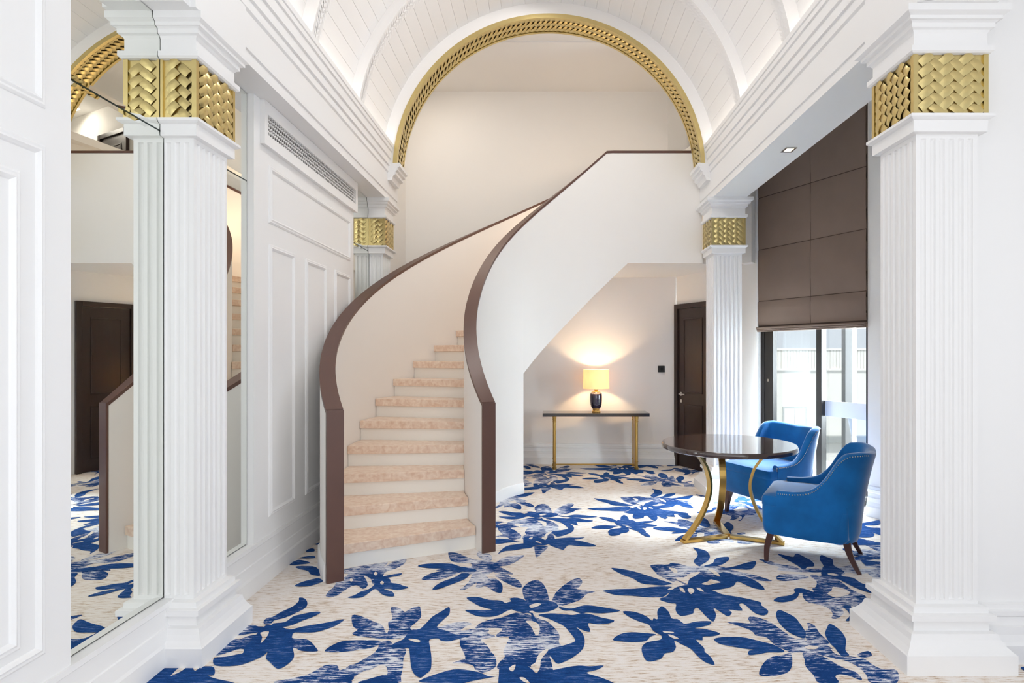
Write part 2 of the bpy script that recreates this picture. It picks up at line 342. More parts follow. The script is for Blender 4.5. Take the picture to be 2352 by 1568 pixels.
# ------------------------------------------------------------------ floor with its woven pattern
def to_floor(u, v, tile):
    y = EYE * F / (v - V0); x = (u - U0) * y / F
    return (x - 0.04 * tile, y - 1.90 * tile)
CROPS = {'A': (1020, 1280, 5.445, 0), 'B': (1380, 1240, 5.445, 0), 'C': (1640, 1300, 5.6, 0), 'D': (1740, 1220, 7.467, 0), 'E': (740, 1350, 6.533, 0),
         'G': (400, 1340, 5.88, 0), 'H': (660, 1240, 7.84, 0), 'I': (930, 1230, 7.84, 0), 'J': (340, 1440, 7.84, 0), 'K': (1140, 1110, 8.712, 1)}
PATTERN = '''
A s 1035 545 990 470 985 380 1060 310 1150 280 1230 320 1280 400 1300 470 1310 560 1180 570
A s 1340 600 1350 540 1390 450 1480 360 1600 280 1690 260 1730 310 1680 380 1660 395 1800 415 1890 430 1790 455 1700 530 1560 580 1450 610
A d 280 505 420 495 560 530 710 540 790 575 1000 560 1000 680 840 650 690 720 560 745 420 735 330 700 262 660 360 655 500 660 600 655 470 620 370 570
A d 780 575 840 548 820 515 920 505 1060 560 1100 640 960 680 850 650
A d 1000 560 1310 545 1420 590 1400 640 1250 690 1110 700 1190 830 1100 790 1080 700 960 690
A d 1430 620 1500 630 1600 640 1750 600 1900 610 2080 640 2205 665 2100 690 1930 700 1800 690 1710 700 1600 665 1500 665
A d 1180 720 1330 700 1500 710 1620 720 1710 700 1830 710 1960 750 2130 790 2040 830 1900 835 1800 825 1830 930 1720 905 1650 870 1730 950 1760 1050 1730 1150 1640 1230 1540 1290 1430 1330 1380 1300 1330 1230 1270 1180 1380 1130 1480 1105 1580 1075 1640 1040 1590 960 1500 860 1380 800 1290 760
A s 900 690 1080 720 1200 770 1290 800 1400 900 1445 980 1440 1070 1560 1180 1500 1250 1400 1290 1330 1240 1250 1280 1210 1320 1190 1420 1150 1440 1090 1370 1000 1360 900 1340 820 1390 700 1400 660 1370 700 1300 760 1240 740 1180 770 1100 810 1000 700 1000 650 970 730 900 640 880 400 890 440 830 560 780 720 750
A b 1020 800 1110 800 1190 850 1190 950 1150 980 1120 930 1080 860
A b 1070 600 1160 575 1210 585 1180 610 1090 635
A b 1065 680 1110 672 1150 700 1090 695
A b 1220 1180 1290 1145 1300 1170 1250 1230 1210 1290 1200 1380 1150 1450 1085 1360 1140 1320 1170 1240
A b 810 1390 890 1340 880 1400 850 1430
A s 0 870 80 825 200 810 350 828 280 860 210 915 400 890 560 900 540 945 630 975 610 1000 460 1030 530 1090 590 1180 640 1240 655 1340 600 1400 480 1440 390 1400 360 1350 250 1325 105 1322 200 1285 265 1265 240 1180 200 1100 185 1010 80 1050 0 1045
K d 1180 1110 1300 1095 1470 1080 1600 1085 1770 1080 1680 1110 1560 1130 1720 1160 1880 1200 2000 1250 1850 1265 1600 1250 1450 1235 1380 1290 1340 1330 1230 1300 1120 1260 1050 1220 1000 1180 1060 1120
K d 560 1080 740 1060 860 1080 960 1120 1060 1130 1060 1200 960 1240 800 1240 720 1270 560 1240 540 1140
K d 30 1415 100 1330 220 1250 400 1220 560 1200 740 1230 690 1290 520 1310 360 1340 180 1355 90 1385
K d 540 1150 430 1155 300 1125 60 1105 -120 1125 -383 1187 -150 1200 60 1210 240 1185
K s 770 1250 880 1245 1030 1255 985 1330 900 1400 860 1450 790 1475 780 1420 765 1330
K s 960 1120 1060 1020 1130 1020 1175 1120 1160 1180 1060 1190
K b 780 1165 840 1165 910 1205 830 1190
B d 130 352 240 360 400 390 600 450 750 500 900 550 800 570 650 560 500 540 400 480 260 430
B d 30 635 200 615 420 610 620 590 800 580 900 600 800 700 720 715 560 715 400 700 200 690 100 665
B s 620 320 720 305 840 305 880 285 960 290 1080 325 1200 325 1420 320 1560 345 1700 390 1900 430 2030 470 2145 512 2000 510 1900 490 1850 460 1720 470 1560 560 1280 600 1090 560 1050 560 960 510 900 520 820 490 720 440 680 400
B d 1090 500 1150 450 1230 430 1320 460 1420 460 1530 400 1700 440 1850 470 1980 540 2050 620 1940 610 1850 580 1710 520 1660 575 1540 610 1380 625 1280 600 1100 560
B b 850 345 930 360 960 400 930 420 880 380
B b 930 480 1040 470 1120 420 1240 398 1200 440 1110 490 1085 555 1050 540
B b 1340 365 1400 370 1470 420 1490 460 1420 430
B b 1260 550 1340 520 1380 495 1500 530 1430 545 1340 565
B d 1150 95 1230 110 1320 140 1365 200 1340 260 1260 310 1230 330 1160 270 1210 200 1195 140
B d 1280 330 1400 290 1440 230 1590 210 1600 250 1530 300 1430 330
B d 1460 360 1650 335 1800 290 1930 265 1935 310 1870 370 1700 365 1560 370
B d 730 740 830 700 900 610 1100 560 1300 600 1420 640 1520 680 1700 710 1850 740 2000 780 2010 820 2095 890 2040 945 1920 910 1790 800 1730 810 1770 885 1600 870 1640 910 1590 955 1510 910 1410 850 1440 930 1410 1020 1330 970 1210 850 1160 880 1150 920 1000 950 935 880 940 800 860 790
B b 835 620 900 590 950 580 890 625
B b 985 595 1030 610 1055 660 1000 640
B b 1090 610 1140 605 1170 640 1130 680 1095 645
B b 1195 600 1250 610 1290 650 1230 635
B b 780 575 900 555 840 585
B d 275 895 420 900 560 950 640 1010 660 980 710 990 705 900 740 840 780 835 850 900 885 980 960 990 1015 1030 1060 1050 1200 1020 1370 1018 1360 1060 1250 1090 1180 1105 1330 1120 1490 1170 1400 1205 1280 1210 1270 1255 1190 1250 1290 1350 1300 1400 1370 1460 1425 1560 1330 1540 1250 1490 1180 1420 1120 1360 1000 1300 920 1260 940 1340 900 1400 800 1420 760 1480 660 1515 570 1510 520 1420 515 1340 580 1280 740 1250 760 1200 690 1160 640 1120 600 1060 480 1020 350 960
B d 150 1250 240 1180 380 1155 540 1165 690 1180 620 1210 560 1265 400 1278 260 1270
B b 780 1145 910 1155 890 1170 800 1165
B b 840 1185 900 1195 975 1235 930 1240 870 1215
C s 165 720 320 725 460 735 440 680 470 645 600 670 740 730 840 800 940 870 1040 930 1180 940 1060 1030 1000 1110 920 1080 780 1010 680 920 540 890 480 830 320 770
C d 0 940 100 915 250 910 420 925 600 970 760 1010 890 1080 880 1110 700 1110 600 1130 450 1145 450 1090 520 1080 380 1060 200 1030 60 995
C d 800 600 840 565 920 595 1040 660 1120 760 1180 860 1160 930 1060 900 960 850 860 760 810 680
C s 1200 730 1290 760 1350 850 1430 930 1480 990 1400 1040 1250 1000 1180 930 1170 830 1215 810
C d 1490 745 1580 790 1660 870 1700 960 1690 1080 1740 1150 1640 1160 1560 1060 1480 980 1430 880 1450 800
C s 990 1110 1100 1000 1220 950 1400 990 1520 1060 1640 1160 1760 1160 1900 1180 2030 1150 1980 1090 1840 1140 1950 1200 2080 1290 2200 1330 2352 1340 2352 1500 2020 1500 1960 1400 1860 1300 1700 1220 1560 1190 1400 1150 1150 1110 1050 1110
C s 600 1310 660 1220 760 1160 900 1140 980 1110 1005 1180 1000 1290 940 1370 780 1410 640 1415 580 1390
C s 1150 1110 1400 1160 1560 1250 1700 1320 1820 1360 1900 1440 1880 1465 1740 1410 1620 1390 1560 1420 1600 1500 1350 1500 1280 1400 1180 1290 1165 1200
C b 1170 1040 1240 1025 1340 1040 1310 1070 1200 1070
C b 1500 1070 1560 1090 1630 1150 1560 1130
D d 340 390 460 410 610 440 640 400 700 390 820 450 940 520 970 600 860 610 830 640 780 660 700 600 600 540 480 480
D s 20 480 180 500 330 550 480 580 620 600 780 650 1110 640 1100 700 800 700 560 690 340 660 370 610 180 560
D s 1110 640 1135 600 1310 590 1400 610 1500 600 1700 570 1720 600 1660 650 1850 650 2140 640 2140 830 1960 780 1880 720 1750 740 1560 710 1480 740 1400 830 1480 900 1600 990 1720 1050 1850 1110 1870 1200 1820 1280 1600 1290 1450 1320 1480 1400 1380 1490 1270 1490 1290 1420 1230 1330 1060 1260 880 1220 800 1160 770 1070 840 1000 960 1040 940 980 1000 950 1010 850 900 770 940 740 1090 760
D d 1110 640 1135 600 1070 490 1090 410 1180 440 1290 490 1310 590 1490 690 1430 760 1640 800 1760 880 1860 920 1880 980 1990 1060 1900 1050 1700 980 1500 880 1400 830 1300 790 1100 760
D d 720 1060 700 1110 620 1180 430 1220 275 1190 360 1130 500 1110 610 1080 640 1040 620 1000 700 975 840 1000 840 1060
D s 320 800 380 740 560 735 740 740 890 790 760 820 540 850 380 845
D d 1510 1530 1580 1450 1530 1350 1450 1290 1600 1280 1595 1400 1590 1530
D s 1740 160 1900 150 2040 190 2140 240 2140 460 2000 480 1850 500 1600 490 1550 450 1730 430 1560 400 1540 340 1700 340 1800 310 1980 330 2060 350 1900 260 1790 220
D s 1830 570 1930 540 2140 510 2140 630 1980 620 1880 610
D b 1200 730 1290 725 1390 750 1340 765 1240 755
D b 1290 960 1400 970 1500 1000 1590 1070 1420 1130 1330 1140 1200 1080 1270 1020
E s 450 410 600 430 760 500 900 560 960 680 1000 620 990 520 1050 460 1030 310 1070 285 1170 310 1240 360 1310 320 1450 275 1475 320 1485 420 1440 490 1320 600 1380 660 1250 740 1000 770 760 750 560 730 450 685 530 630 460 570
E d 1320 640 1460 620 1560 530 1660 430 1780 360 1905 290 1910 390 1840 460 1720 590 1850 640 2000 700 2200 720 2040 770 1900 800 1780 790 1740 760 1610 780 1620 900 1640 1050 1630 1220 1560 1290 1470 1350 1370 1280 1330 1150 1310 960 1280 900 1060 910 1070 840 1220 770
E s 1720 600 1850 560 1990 520 2130 515 2240 535 2100 590 2080 640 2220 640 2420 590 2420 720 2200 730 1950 710 1800 680
E s 860 820 1000 790 1080 850 1260 920 1220 1060 1210 1200 1180 1330 1130 1430 540 1430 720 1360 900 1310 980 1290 960 1180 880 1150 740 1220 620 1250 500 1320 440 1370 440 1430 220 1430 300 1270 400 1170 520 1130 640 1060 760 990 840 900
E s -80 1260 0 1190 120 1155 220 1180 260 1260 220 1350 150 1430 -150 1430
E s 40 940 150 860 300 800 500 785 720 785 880 800 800 880 560 930 300 960 120 965
E b 1290 770 1380 770 1470 795 1440 825 1340 800
G s 1210 500 1270 460 1330 450 1450 380 1600 310 1680 240 1690 190 1760 200 1800 260 1770 330 1640 400 1500 460 1350 500 1300 550 1220 550
G d 1340 540 1500 520 1600 450 1700 420 1880 385 1980 390 1880 450 1740 500 1600 560 1450 590 1340 570
G d 1180 620 1250 565 1400 570 1560 620 1750 580 2000 540 2150 510 2300 485 2200 560 2080 610 1900 660 1720 665 1600 680 1600 860 1620 960 1600 1030 1510 1110 1430 1150 1370 1140 1290 1060 1240 1010 1260 930 1200 980 1050 1050 850 1110 560 1110 540 1010 700 990 850 960 930 940 960 860 1100 700
G s 1400 660 1610 740 1780 750 1860 800 1910 860 1935 915 1720 910 1640 870 1560 850
G s 900 880 760 920 600 970 560 960 800 760 880 755 1000 710 1100 690 1160 690 1150 660 870 700 870 680 1020 560 1140 580 1250 600 1200 780 1050 900
G b 1165 670 1280 650 1240 740 1170 810 1190 730
J d 0 960 150 850 330 720 1000 710 1170 720 1205 800 1180 870 1080 880 1250 940 1560 1010 1560 1100 -200 1100
J b 420 870 560 740 690 720 600 800 430 880
J b 820 740 940 720 850 795
G s 1350 1341 1600 1280 1800 1230 1950 1150 2050 1100 2180 1100 2220 1140 2150 1200 2352 1150 2352 1341
H s 690 1010 740 930 830 850 880 770 940 710 1000 680 1100 610 1000 600 1000 540 1200 490 1450 450 1700 410 1810 395 1760 470 1700 520 1850 420 1980 360 2140 340 2110 420 2000 490 1880 540 1780 570 1720 650 1780 690 1560 800 1500 700 1380 640 1440 760 1440 830 1360 880 1270 820 1180 825 1090 870 1000 930 880 1010 760 1030
H d 1720 660 1900 620 2060 600 2020 640 1860 670 1780 690
H d 1560 700 1780 690 1850 710 1870 770 2000 790 2100 830 2180 855 2040 900 1940 900 1840 880 1740 890 1880 930 1930 990 1900 1020 1780 1010 1690 970 1620 900 1560 890 1450 970 1350 1030 1200 1050 1085 1035 1200 1000 1330 930 1460 890 1570 800
H b 1555 610 1590 575 1625 610 1590 645
H b 1120 725 1150 695 1185 725 1150 755
H b 1670 775 1705 743 1740 775 1705 808
H d 135 820 260 760 400 720 560 690 640 740 560 780 400 830 200 840
H d 150 480 300 470 520 490 600 640 420 620 370 560 200 520
H d 30 450 160 370 260 365 410 410 260 440
H d 220 330 320 300 480 290 480 330
H d 330 210 400 160 480 160 480 210
I s 780 330 800 300 950 315 1100 380 1250 430 1480 450 1640 480 1740 410 1900 370 2150 350 2060 430 1980 480 1840 540 1700 560 1500 700 1270 650 1000 560 1180 560 1180 500 960 490 830 450 800 390
I s 1480 460 1380 420 1300 360 1300 320 1360 250 1440 300 1560 360 1560 440
I d 230 550 380 510 620 500 850 510 1000 560 1250 600 1270 650 1000 650 700 600 440 590
I s 1270 650 1160 700 1000 660 800 740 620 790 420 800 300 785 380 720 500 670 690 630 560 630 700 600 1200 600
I d 1160 690 1100 770 950 840 780 900 620 960 495 975 570 890 700 820 900 750 1020 680
I s 1500 600 1700 570 1820 620 1950 690 1850 690 1720 690 1560 640
I s 1620 700 1850 700 1900 740 2020 790 2090 860 2100 930 1980 920 1850 860 1720 790
I s 1240 660 1400 640 1500 760 1640 780 1740 860 1760 950 1730 1030 1620 1010 1530 950 1440 910 1370 930 1280 940 1290 850 1180 920 1080 970 990 975 1060 920 1150 830 1200 730
'''
fl = MB()
fl.prism([(-2.4, -2.6), (6.2, -2.6), (6.2, 2.9), (4.6, 2.9), (2.2, 8.4), (-2.4, 8.4)], -0.06, 0.0, 0)
SLOT = {'b': 0, 'd': 1, 's': 2}
ORDER = {'s': 0, 'd': 1, 'b': 2}
for idx, line in enumerate(sorted(PATTERN.strip().split('\n'), key=lambda s_: ORDER[s_.split()[1]])):
    q = line.split(); ox, oy, sc_, t0 = CROPS[q[0]]
    nums = list(map(float, q[2:]))
    pts = [to_floor(ox + nums[i] / sc_, oy + nums[i + 1] / sc_, t0) for i in range(0, len(nums) - 1, 2)]
    sm = catmull([(x, y, 0) for x, y in pts], 3)
    tris = tessellate_polygon([[Vector(p) for p in sm]])
    for kx in (0, 1):
        for ky in (-1, 0, 1, 2):
            dx, dy = 0.04 * ky + 3.95 * kx, 1.90 * ky
            z = 0.0005 + idx * 2.6e-5 + (ky + 1) * 6e-6
            vs = [(p[0] + dx, p[1] + dy, z) for p in sm]
            if max(v[1] for v in vs) > 8.0 or min(v[1] for v in vs) < -2.3 or min(v[0] for v in vs) > 3.6: continue
            fl._add(vs, [tuple(t) for t in tris], SLOT[q[1]])
me = bpy.data.meshes.new('floor'); me.from_pydata(fl.v, [], fl.f)
for k in ('carpet', 'carpet_blue', 'carpet_streak'): me.materials.append(M[k])
me.polygons.foreach_set('material_index', fl.mi)
bm = bmesh.new(); bm.from_mesh(me)
for f in bm.faces:                                  # every face of the pattern looks up
    f.normal_update()
    if f.normal.z < 0 and f.calc_center_median().z > -0.001: f.normal_flip()
bm.to_mesh(me); bm.free()
floor = bpy.data.objects.new('floor', me); COL.objects.link(floor); struct(floor)

# ------------------------------------------------------------------ walls
def baseboard(name, path, side, parent=None):
    """stepped skirting along a floor path; side = +1 puts the profile on the left of the path"""
    prof = [(0.0, 0.0), (0.060, 0.0), (0.060, 0.085), (0.050, 0.10), (0.042, 0.13), (0.040, 0.165), (0.026, 0.170), (0.024, 0.205), (0.034, 0.214), (0.034, 0.236), (0.022, 0.240), (0.020, 0.262), (0.0, 0.268)]
    b = MB(); rings = []
    for i, p in enumerate(path):
        p = Vector(p)
        d0 = (p - Vector(path[max(0, i - 1)])); d1 = (Vector(path[min(len(path) - 1, i + 1)]) - p)
        if d0.length < 1e-6: d0 = d1
        if d1.length < 1e-6: d1 = d0
        n0 = Vector((-d0.y, d0.x)).normalized() * side; n1 = Vector((-d1.y, d1.x)).normalized() * side
        nn = (n0 + n1); nn = nn / max(0.2, nn.dot(n0))
        rings.append([(p.x + nn.x * a, p.y + nn.y * a, z) for a, z in prof])
    b.loft(rings, True)
    return struct(b.build(name, M['white'], parent))

b = MB(); b.box((-2.0, -2.5, 0), (-1.84, 7.9, 5.3)); struct(b.build('wall_left', M['wall']))
# back wall of the alcove and the wall of the upper landing
b = MB(); b.prism([(-1.9, 7.85), (1.70, 7.66), (1.78, 7.80), (-1.9, 8.0)], 0, 2.55); struct(b.build('wall_back', M['alcove']))
b = MB(); b.prism([(-1.9, 7.75), (1.62, 7.75), (1.62, 7.9), (-1.9, 7.9)], 2.55, 5.0); wbu = struct(b.build('wall_back_upper', M['wall']))
b = MB(); b.prism([(1.62, 7.75), (4.2, 9.13), (4.15, 9.25), (1.62, 7.9)], 2.55, 5.0); wru = struct(b.build('wall_right_upper', M['wall']))
b = MB(); b.box((2.0, 6.36, 4.05), (2.6, 6.44, 5.0)); b.box((2.0, 6.44, 2.565), (2.2, 6.50, 5.0)); b.prism([(2.14, 6.47), (2.24, 6.38), (4.3, 8.9), (4.2, 9.05)], 2.44, 5.0); struct(b.build('wall_landing_side', M['wall']))  # added wall and infills that keep the balcony light out of the landing
# splayed right wall with the door (t 1.97-2.63) and the window opening (t 0-1.25)
b = MB()
b.prism(wq(-2.6, 0.0, 0, -0.16), 0, 4.05)
b.prism(wq(1.25, 2.64, 0, -0.16), 0, 4.05)
b.prism(wq(0.0, 1.25, 0, -0.16), 3.9, 4.05)
b.prism(wq(0.0, 1.25, 0, -0.16), 0, 0.06)
wr = struct(b.build('wall_right', M['wall']))
# wall beyond the near right column
b = MB(); b.prism([(2.0, 2.80), (6.1, 2.80), (6.1, 2.96), (2.0, 2.96)], 0, 4.05); struct(b.build('wall_front_right', M['white']))
baseboard('baseboard_front_right', [(2.05, 2.80), (6.0, 2.80)], -1)
baseboard('baseboard_right', [wp(-2.3), wp(-0.02)], 1)
baseboard('baseboard_back', [(-1.0, 7.80), (1.70, 7.66)], -1)
# front room around the camera: outer walls with window openings
b = MB()
b.box((-2.0, -2.6, 0), (6.2, -2.45, 0.5)); b.box((-2.0, -2.6, 3.2), (6.2, -2.45, 3.5))
b.box((-2.0, -2.6, 0.5), (-1.84, -2.45, 3.2)); b.box((2.6, -2.6, 0.5), (3.2, -2.45, 3.2)); b.box((6.0, -2.6, 0.5), (6.2, -2.45, 3.2))
struct(b.build('wall_front', M['white']))
b = MB()
b.box((6.0, -2.5, 0), (6.15, 2.9, 0.4)); b.box((6.0, -2.5, 3.1), (6.15, 2.9, 3.5)); b.box((6.0, -2.5, 0.4), (6.15, -1.8, 3.1)); b.box((6.0, 2.4, 0.4), (6.15, 2.9, 3.1))
struct(b.build('wall_side', M['white']))
for i, (x0, x1) in enumerate(((-1.84, 2.6), (3.2, 6.0))):
    f = MB()
    for k in range(4):
        x = x0 + (x1 - x0) * k / 3
        f.box((x - 0.03, -2.56, 0.5), (x + 0.03, -2.5, 3.2))
    f.box((x0, -2.56, 0.5), (x1, -2.5, 0.56)); f.box((x0, -2.56, 3.14), (x1, -2.5, 3.2))
    struct(f.build('window_%d' % (i + 2), M['frame']))
f = MB()
for k in range(4):
    y = -1.8 + 4.2 * k / 3
    f.box((6.05, y - 0.03, 0.4), (6.11, y + 0.03, 3.1))
f.box((6.05, -1.8, 0.4), (6.11, 2.4, 0.46)); f.box((6.05, -1.8, 3.04), (6.11, 2.4, 3.1))
struct(f.build('window_4', M['frame']))

# ------------------------------------------------------------------ ceilings
b = MB(); b.box((-2.0, -2.6, 3.5), (6.2, 2.62, 3.6)); b.prism([(2.0, 2.62), (6.2, 2.62), (6.2, 3.0), (3.9, 3.4), (2.0, 3.4)], 3.5, 3.6)
struct(b.build('ceiling_front', M['white']))
b = MB(); b.prism([(2.0, 2.9), (4.6, 2.9), (1.9, 8.2), (1.75, 7.7), (2.0, 6.5)], 3.96, 4.05); struct(b.build('ceiling_bay', M['wall']))
b = MB(); b.prism([(-1.9, YA1), (3.4, YA1), (4.2, 9.2), (-1.9, 7.9)], 4.9, 5.0)
b.box((-1.9, 6.50, 4.885), (1.9, 6.56, 4.9)); struct(b.build('ceiling_upper', M['wall']))
def arc_pt(r, a, y):
    return (XC + r * math.cos(a), y, ZV + r * math.sin(a))
YV0 = 2.62
ceil = MB()
A0 = R(8.0); NP = 40; DA = (PI - 2 * A0) / NP
angs = [A0 - R(3) + (PI - 2 * A0 + R(6)) * i / 60 for i in range(61)]
ceil.loft([[arc_pt(RV + 0.018, a, y) for a in angs] + [arc_pt(RV + 0.15, a, y) for a in reversed(angs)] for y in (YV0, YA0)], True)
ceiling = struct(ceil.build('ceiling', M['vault']))
# boards of the barrel vault, one object each, between the ribs
bays = [(YV0, 2.94), (3.06, 3.97), (4.09, 4.985), (5.105, YA0)]
for y0, y1 in bays:
    pm = MB(); h = DA / 2 - 0.0003
    pm.loft([[(r * math.sin(a), y, r * math.cos(a)) for r, a in ((RV + 0.02, -h), (RV + 0.0022, -h), (RV, -h + 0.0020), (RV, h - 0.0020), (RV + 0.0022, h), (RV + 0.02, h))] for y in (y0, y1)], True)
    msh = pm.mesh('plank', M['vault'])
    for k in range(NP):
        a = A0 + DA * (k + 0.5)
        inst(msh, 'plank', ceiling, (XC, 0, ZV), (0, PI / 2 - a, 0))
# transverse ribs: plain face, carved soffit
for i, y0 in enumerate((2.94, 3.97, 4.985)):
    rb = MB(); aa = [R(4) + R(172) * k / 64 for k in range(65)]
    rb.loft([[arc_pt(r, a, y) for r, y in ((RR, y0), (RR, y0 + 0.12), (RV + 0.01, y0 + 0.12), (RV + 0.01, y0))] for a in aa], True)
    rib = rb.build('rib', M['vault'], ceiling)
    cv = MB(); n = 130
    for k in range(n):
        for j in range(3):
            a = R(5) + R(170) * (k + 0.5 * (j % 2) + 0.25) / n; yy = y0 + 0.02 + 0.04 * (j + 0.0) + 0.02 * 0
            c = [arc_pt(RR - 0.001, a - 0.013, yy), arc_pt(RR - 0.001, a + 0.002, yy), arc_pt(RR - 0.006, a + 0.014, yy + 0.036), arc_pt(RR - 0.001, a - 0.001, yy + 0.038)]
            if j % 2: c = [arc_pt(RR - 0.001, a - 0.013, yy + 0.038), arc_pt(RR - 0.001, a + 0.002, yy + 0.038), arc_pt(RR - 0.006, a + 0.014, yy), arc_pt(RR - 0.001, a - 0.001, yy)]
            cv._add(c, [(0, 1, 2, 3)])
    stuff(cv.build('carved_soffit', M['vault'], rib))
# front end wall of the vault above the beams
b = MB(); aa = [PI * k / 48 for k in range(49)]
b.loft([[(XC + 1.60 * math.cos(a), y, ZV + 1.60 * math.sin(a)) for a in aa] + [(XC + 2.1 * math.cos(a), y, ZV + 2.1 * math.sin(a)) for a in reversed(aa)] for y in (2.50, YV0)], True)
a_ = math.asin((3.45 - ZV) / 1.65); ab = [a_ + (PI - 2 * a_) * k / 40 for k in range(41)]
b.loft([[(XC + 1.65 * math.cos(a), y, ZV + 1.65 * math.sin(a)) for a in ab] for y in (2.53, YV0 - .01)], True)  # unseen half disc, added to keep the sun out of the vault
struct(b.build('wall_vault_end', M['white']))

# ------------------------------------------------------------------ beams (entablatures) with stepped cornices
def beam(name, sgn):
    """profile measured from the hall axis outwards"""
    prof = [(1.665, ZB), (1.665, 3.100), (1.655, 3.104), (1.655, 3.300), (1.643, 3.312), (1.643, 3.366), (1.630, 3.372), (1.630, 3.432), (1.617, 3.440), (1.617, 3.508), (1.606, 3.516), (1.606, 3.550), (1.598, 3.556), (1.598, 3.594),
            (1.622, 3.594), (1.626, 3.50), (1.72, 3.50), (1.80, 3.62), (2.004, 3.62), (2.004, ZB)]
    b = MB()
    b.loft([[(XC + sgn * d, y, z) for d, z in prof] for y in (2.64, YL - 0.005)], True)
    # projecting block over the near column
    return struct(b.build(name, M['white']))
beam('trim_1', -1); beam('trim_2', 1)
for sgn, nm in ((-1, 'trim_3'), (1, 'trim_4')):          # breaks of the entablature above the near columns
    b = MB(); yc = 2.94 if sgn < 0 else 2.89
    xa = XC + sgn * 1.640; xb = XC + sgn * 1.70
    b.box((min(xa, xb), yc - 0.25, ZB + 0.001), (max(xa, xb), yc + 0.20, 3.30))
    struct(b.build(nm, M['white']))
# hidden LED strips behind the cornices
for sgn, nm in ((-1, 'left'), (1, 'right')):
    b = MB(); x = XC + sgn * 1.665
    b.box((x - 0.012, 2.72, 3.502), (x + 0.012, YA0 - 0.02, 3.515))
    tag(b.build('led_strip', M['led']), 'slim cove light strip lying behind the %s cornice under the vault' % nm, 'light')

# arch wall above the impost
aa = [R(0) + PI * k / 72 for k in range(73)]
b = MB()
b.loft([[(XC + 1.602 * math.cos(a), y, ZV + 1.602 * math.sin(a)) for a in aa] + [(XC + 1.86 * math.cos(a), y, ZV + 1.95 * math.sin(a)) for a in reversed(aa)] for y in (YA0, YA1)], True)
b.loft([[(XC + 1.80 * math.cos(a), y, ZV + 1.80 * math.sin(a)) for a in aa] + [(XC + 2.0 * math.cos(a), y, ZV + 2.2 * math.sin(a)) for a in reversed(aa)] for y in (YA0 + 0.02, YA1 + 0.02)], True)
struct(b.build('wall_arch', M['vault']))

# gold arch: two plain rims, woven soffit between
arch = thing('gold_arch', 'big round arch band in woven gold spanning the hall before the stairs', 'arch', (XC, YA0, ZV))
O = (XC, YA0, ZV); a0, a1 = R(2.4), R(177.6)
aa = [a0 + (a1 - a0) * k / 96 for k in range(97)]
for nm, y0, y1 in (('front_rim', YA0 - 0.012, YA0 + 0.022), ('back_rim', YA1 - 0.02, YA1 + 0.01)):
    b = MB(O); b.loft([[arc_pt(r, a, y) for r, y in ((RA - 0.004, y0), (1.604, y0), (1.604, y1), (RA - 0.004, y1))] for a in aa], True)
    b.build(nm, M['gold'], arch)
b = MB(O); b.loft([[arc_pt(r, a, y) for r, y in ((RA + 0.010, YA0 + 0.02), (1.604, YA0 + 0.02), (1.604, YA1 - 0.02), (RA + 0.010, YA1 - 0.02))] for a in aa], True)
b.build('soffit_band', M['goldback'], arch)
wv = MB(O)
nrow = 92; ncol = 5; pitch = (a1 - a0) / nrow; cw = (YA1 - YA0 - 0.044) / ncol
tl, tw, cs, sn = 0.073, 0.040, math.cos(R(43)), math.sin(R(43))
for k in range(nrow):
    for j in range(ncol):
        s = 1 if j % 2 else -1
        ac = a0 + pitch * (k + (0.75 if j % 2 else 0.25)); yc = YA0 + 0.022 + cw * (j + 0.5)
        rows = []
        for p in range(4):
            t = -1 + 2 * p / 3.0; row = []
            for q in (-1, 1):
                lx, lz = t * tl / 2, q * tw / 2
                uu = lx * cs - s * lz * sn; vv = s * lx * sn + lz * cs
                vv = max(-cw * 0.72, min(cw * 0.72, vv))
                rr = RA + 0.012 - (0.001 + 0.015 * (0.5 + 0.5 * t) + 0.005 * (1 - t * t))
                yy = max(YA0 + 0.018, min(YA1 - 0.016, yc + vv))
                row.append(arc_pt(rr, max(a0, min(a1, ac + uu / RA)), yy))
            rows.append(row)
        wv.grid(rows)
stuff(wv.build('woven_strips', M['gold'], arch, smooth=True))
# impost blocks under the arch
for sgn, lab in ((-1, 'left'), (1, 'right')):
    b = MB()
    prof = [(1.525, 3.396), (1.525, 3.360), (1.548, 3.350), (1.548, 3.325), (1.570, 3.315), (1.570, 3.285), (1.600, 3.270), (1.615, 3.225), (1.70, 3.225), (1.70, 3.396)]
    rings = []
    for d, z in prof:
        e = max(0.0, 1.605 - d)
        rings.append((d, z, YA0 - 0.01 - e * 0.35, YA1 + 0.02 + e * 0.1))
    b.loft([[(XC + sgn * d, y0, z) for d, z, y0, y1 in rings], [(XC + sgn * d, y1, z) for d, z, y0, y1 in rings]], True)
    struct(b.build('trim_%d' % (5 if sgn < 0 else 6), M['white']))

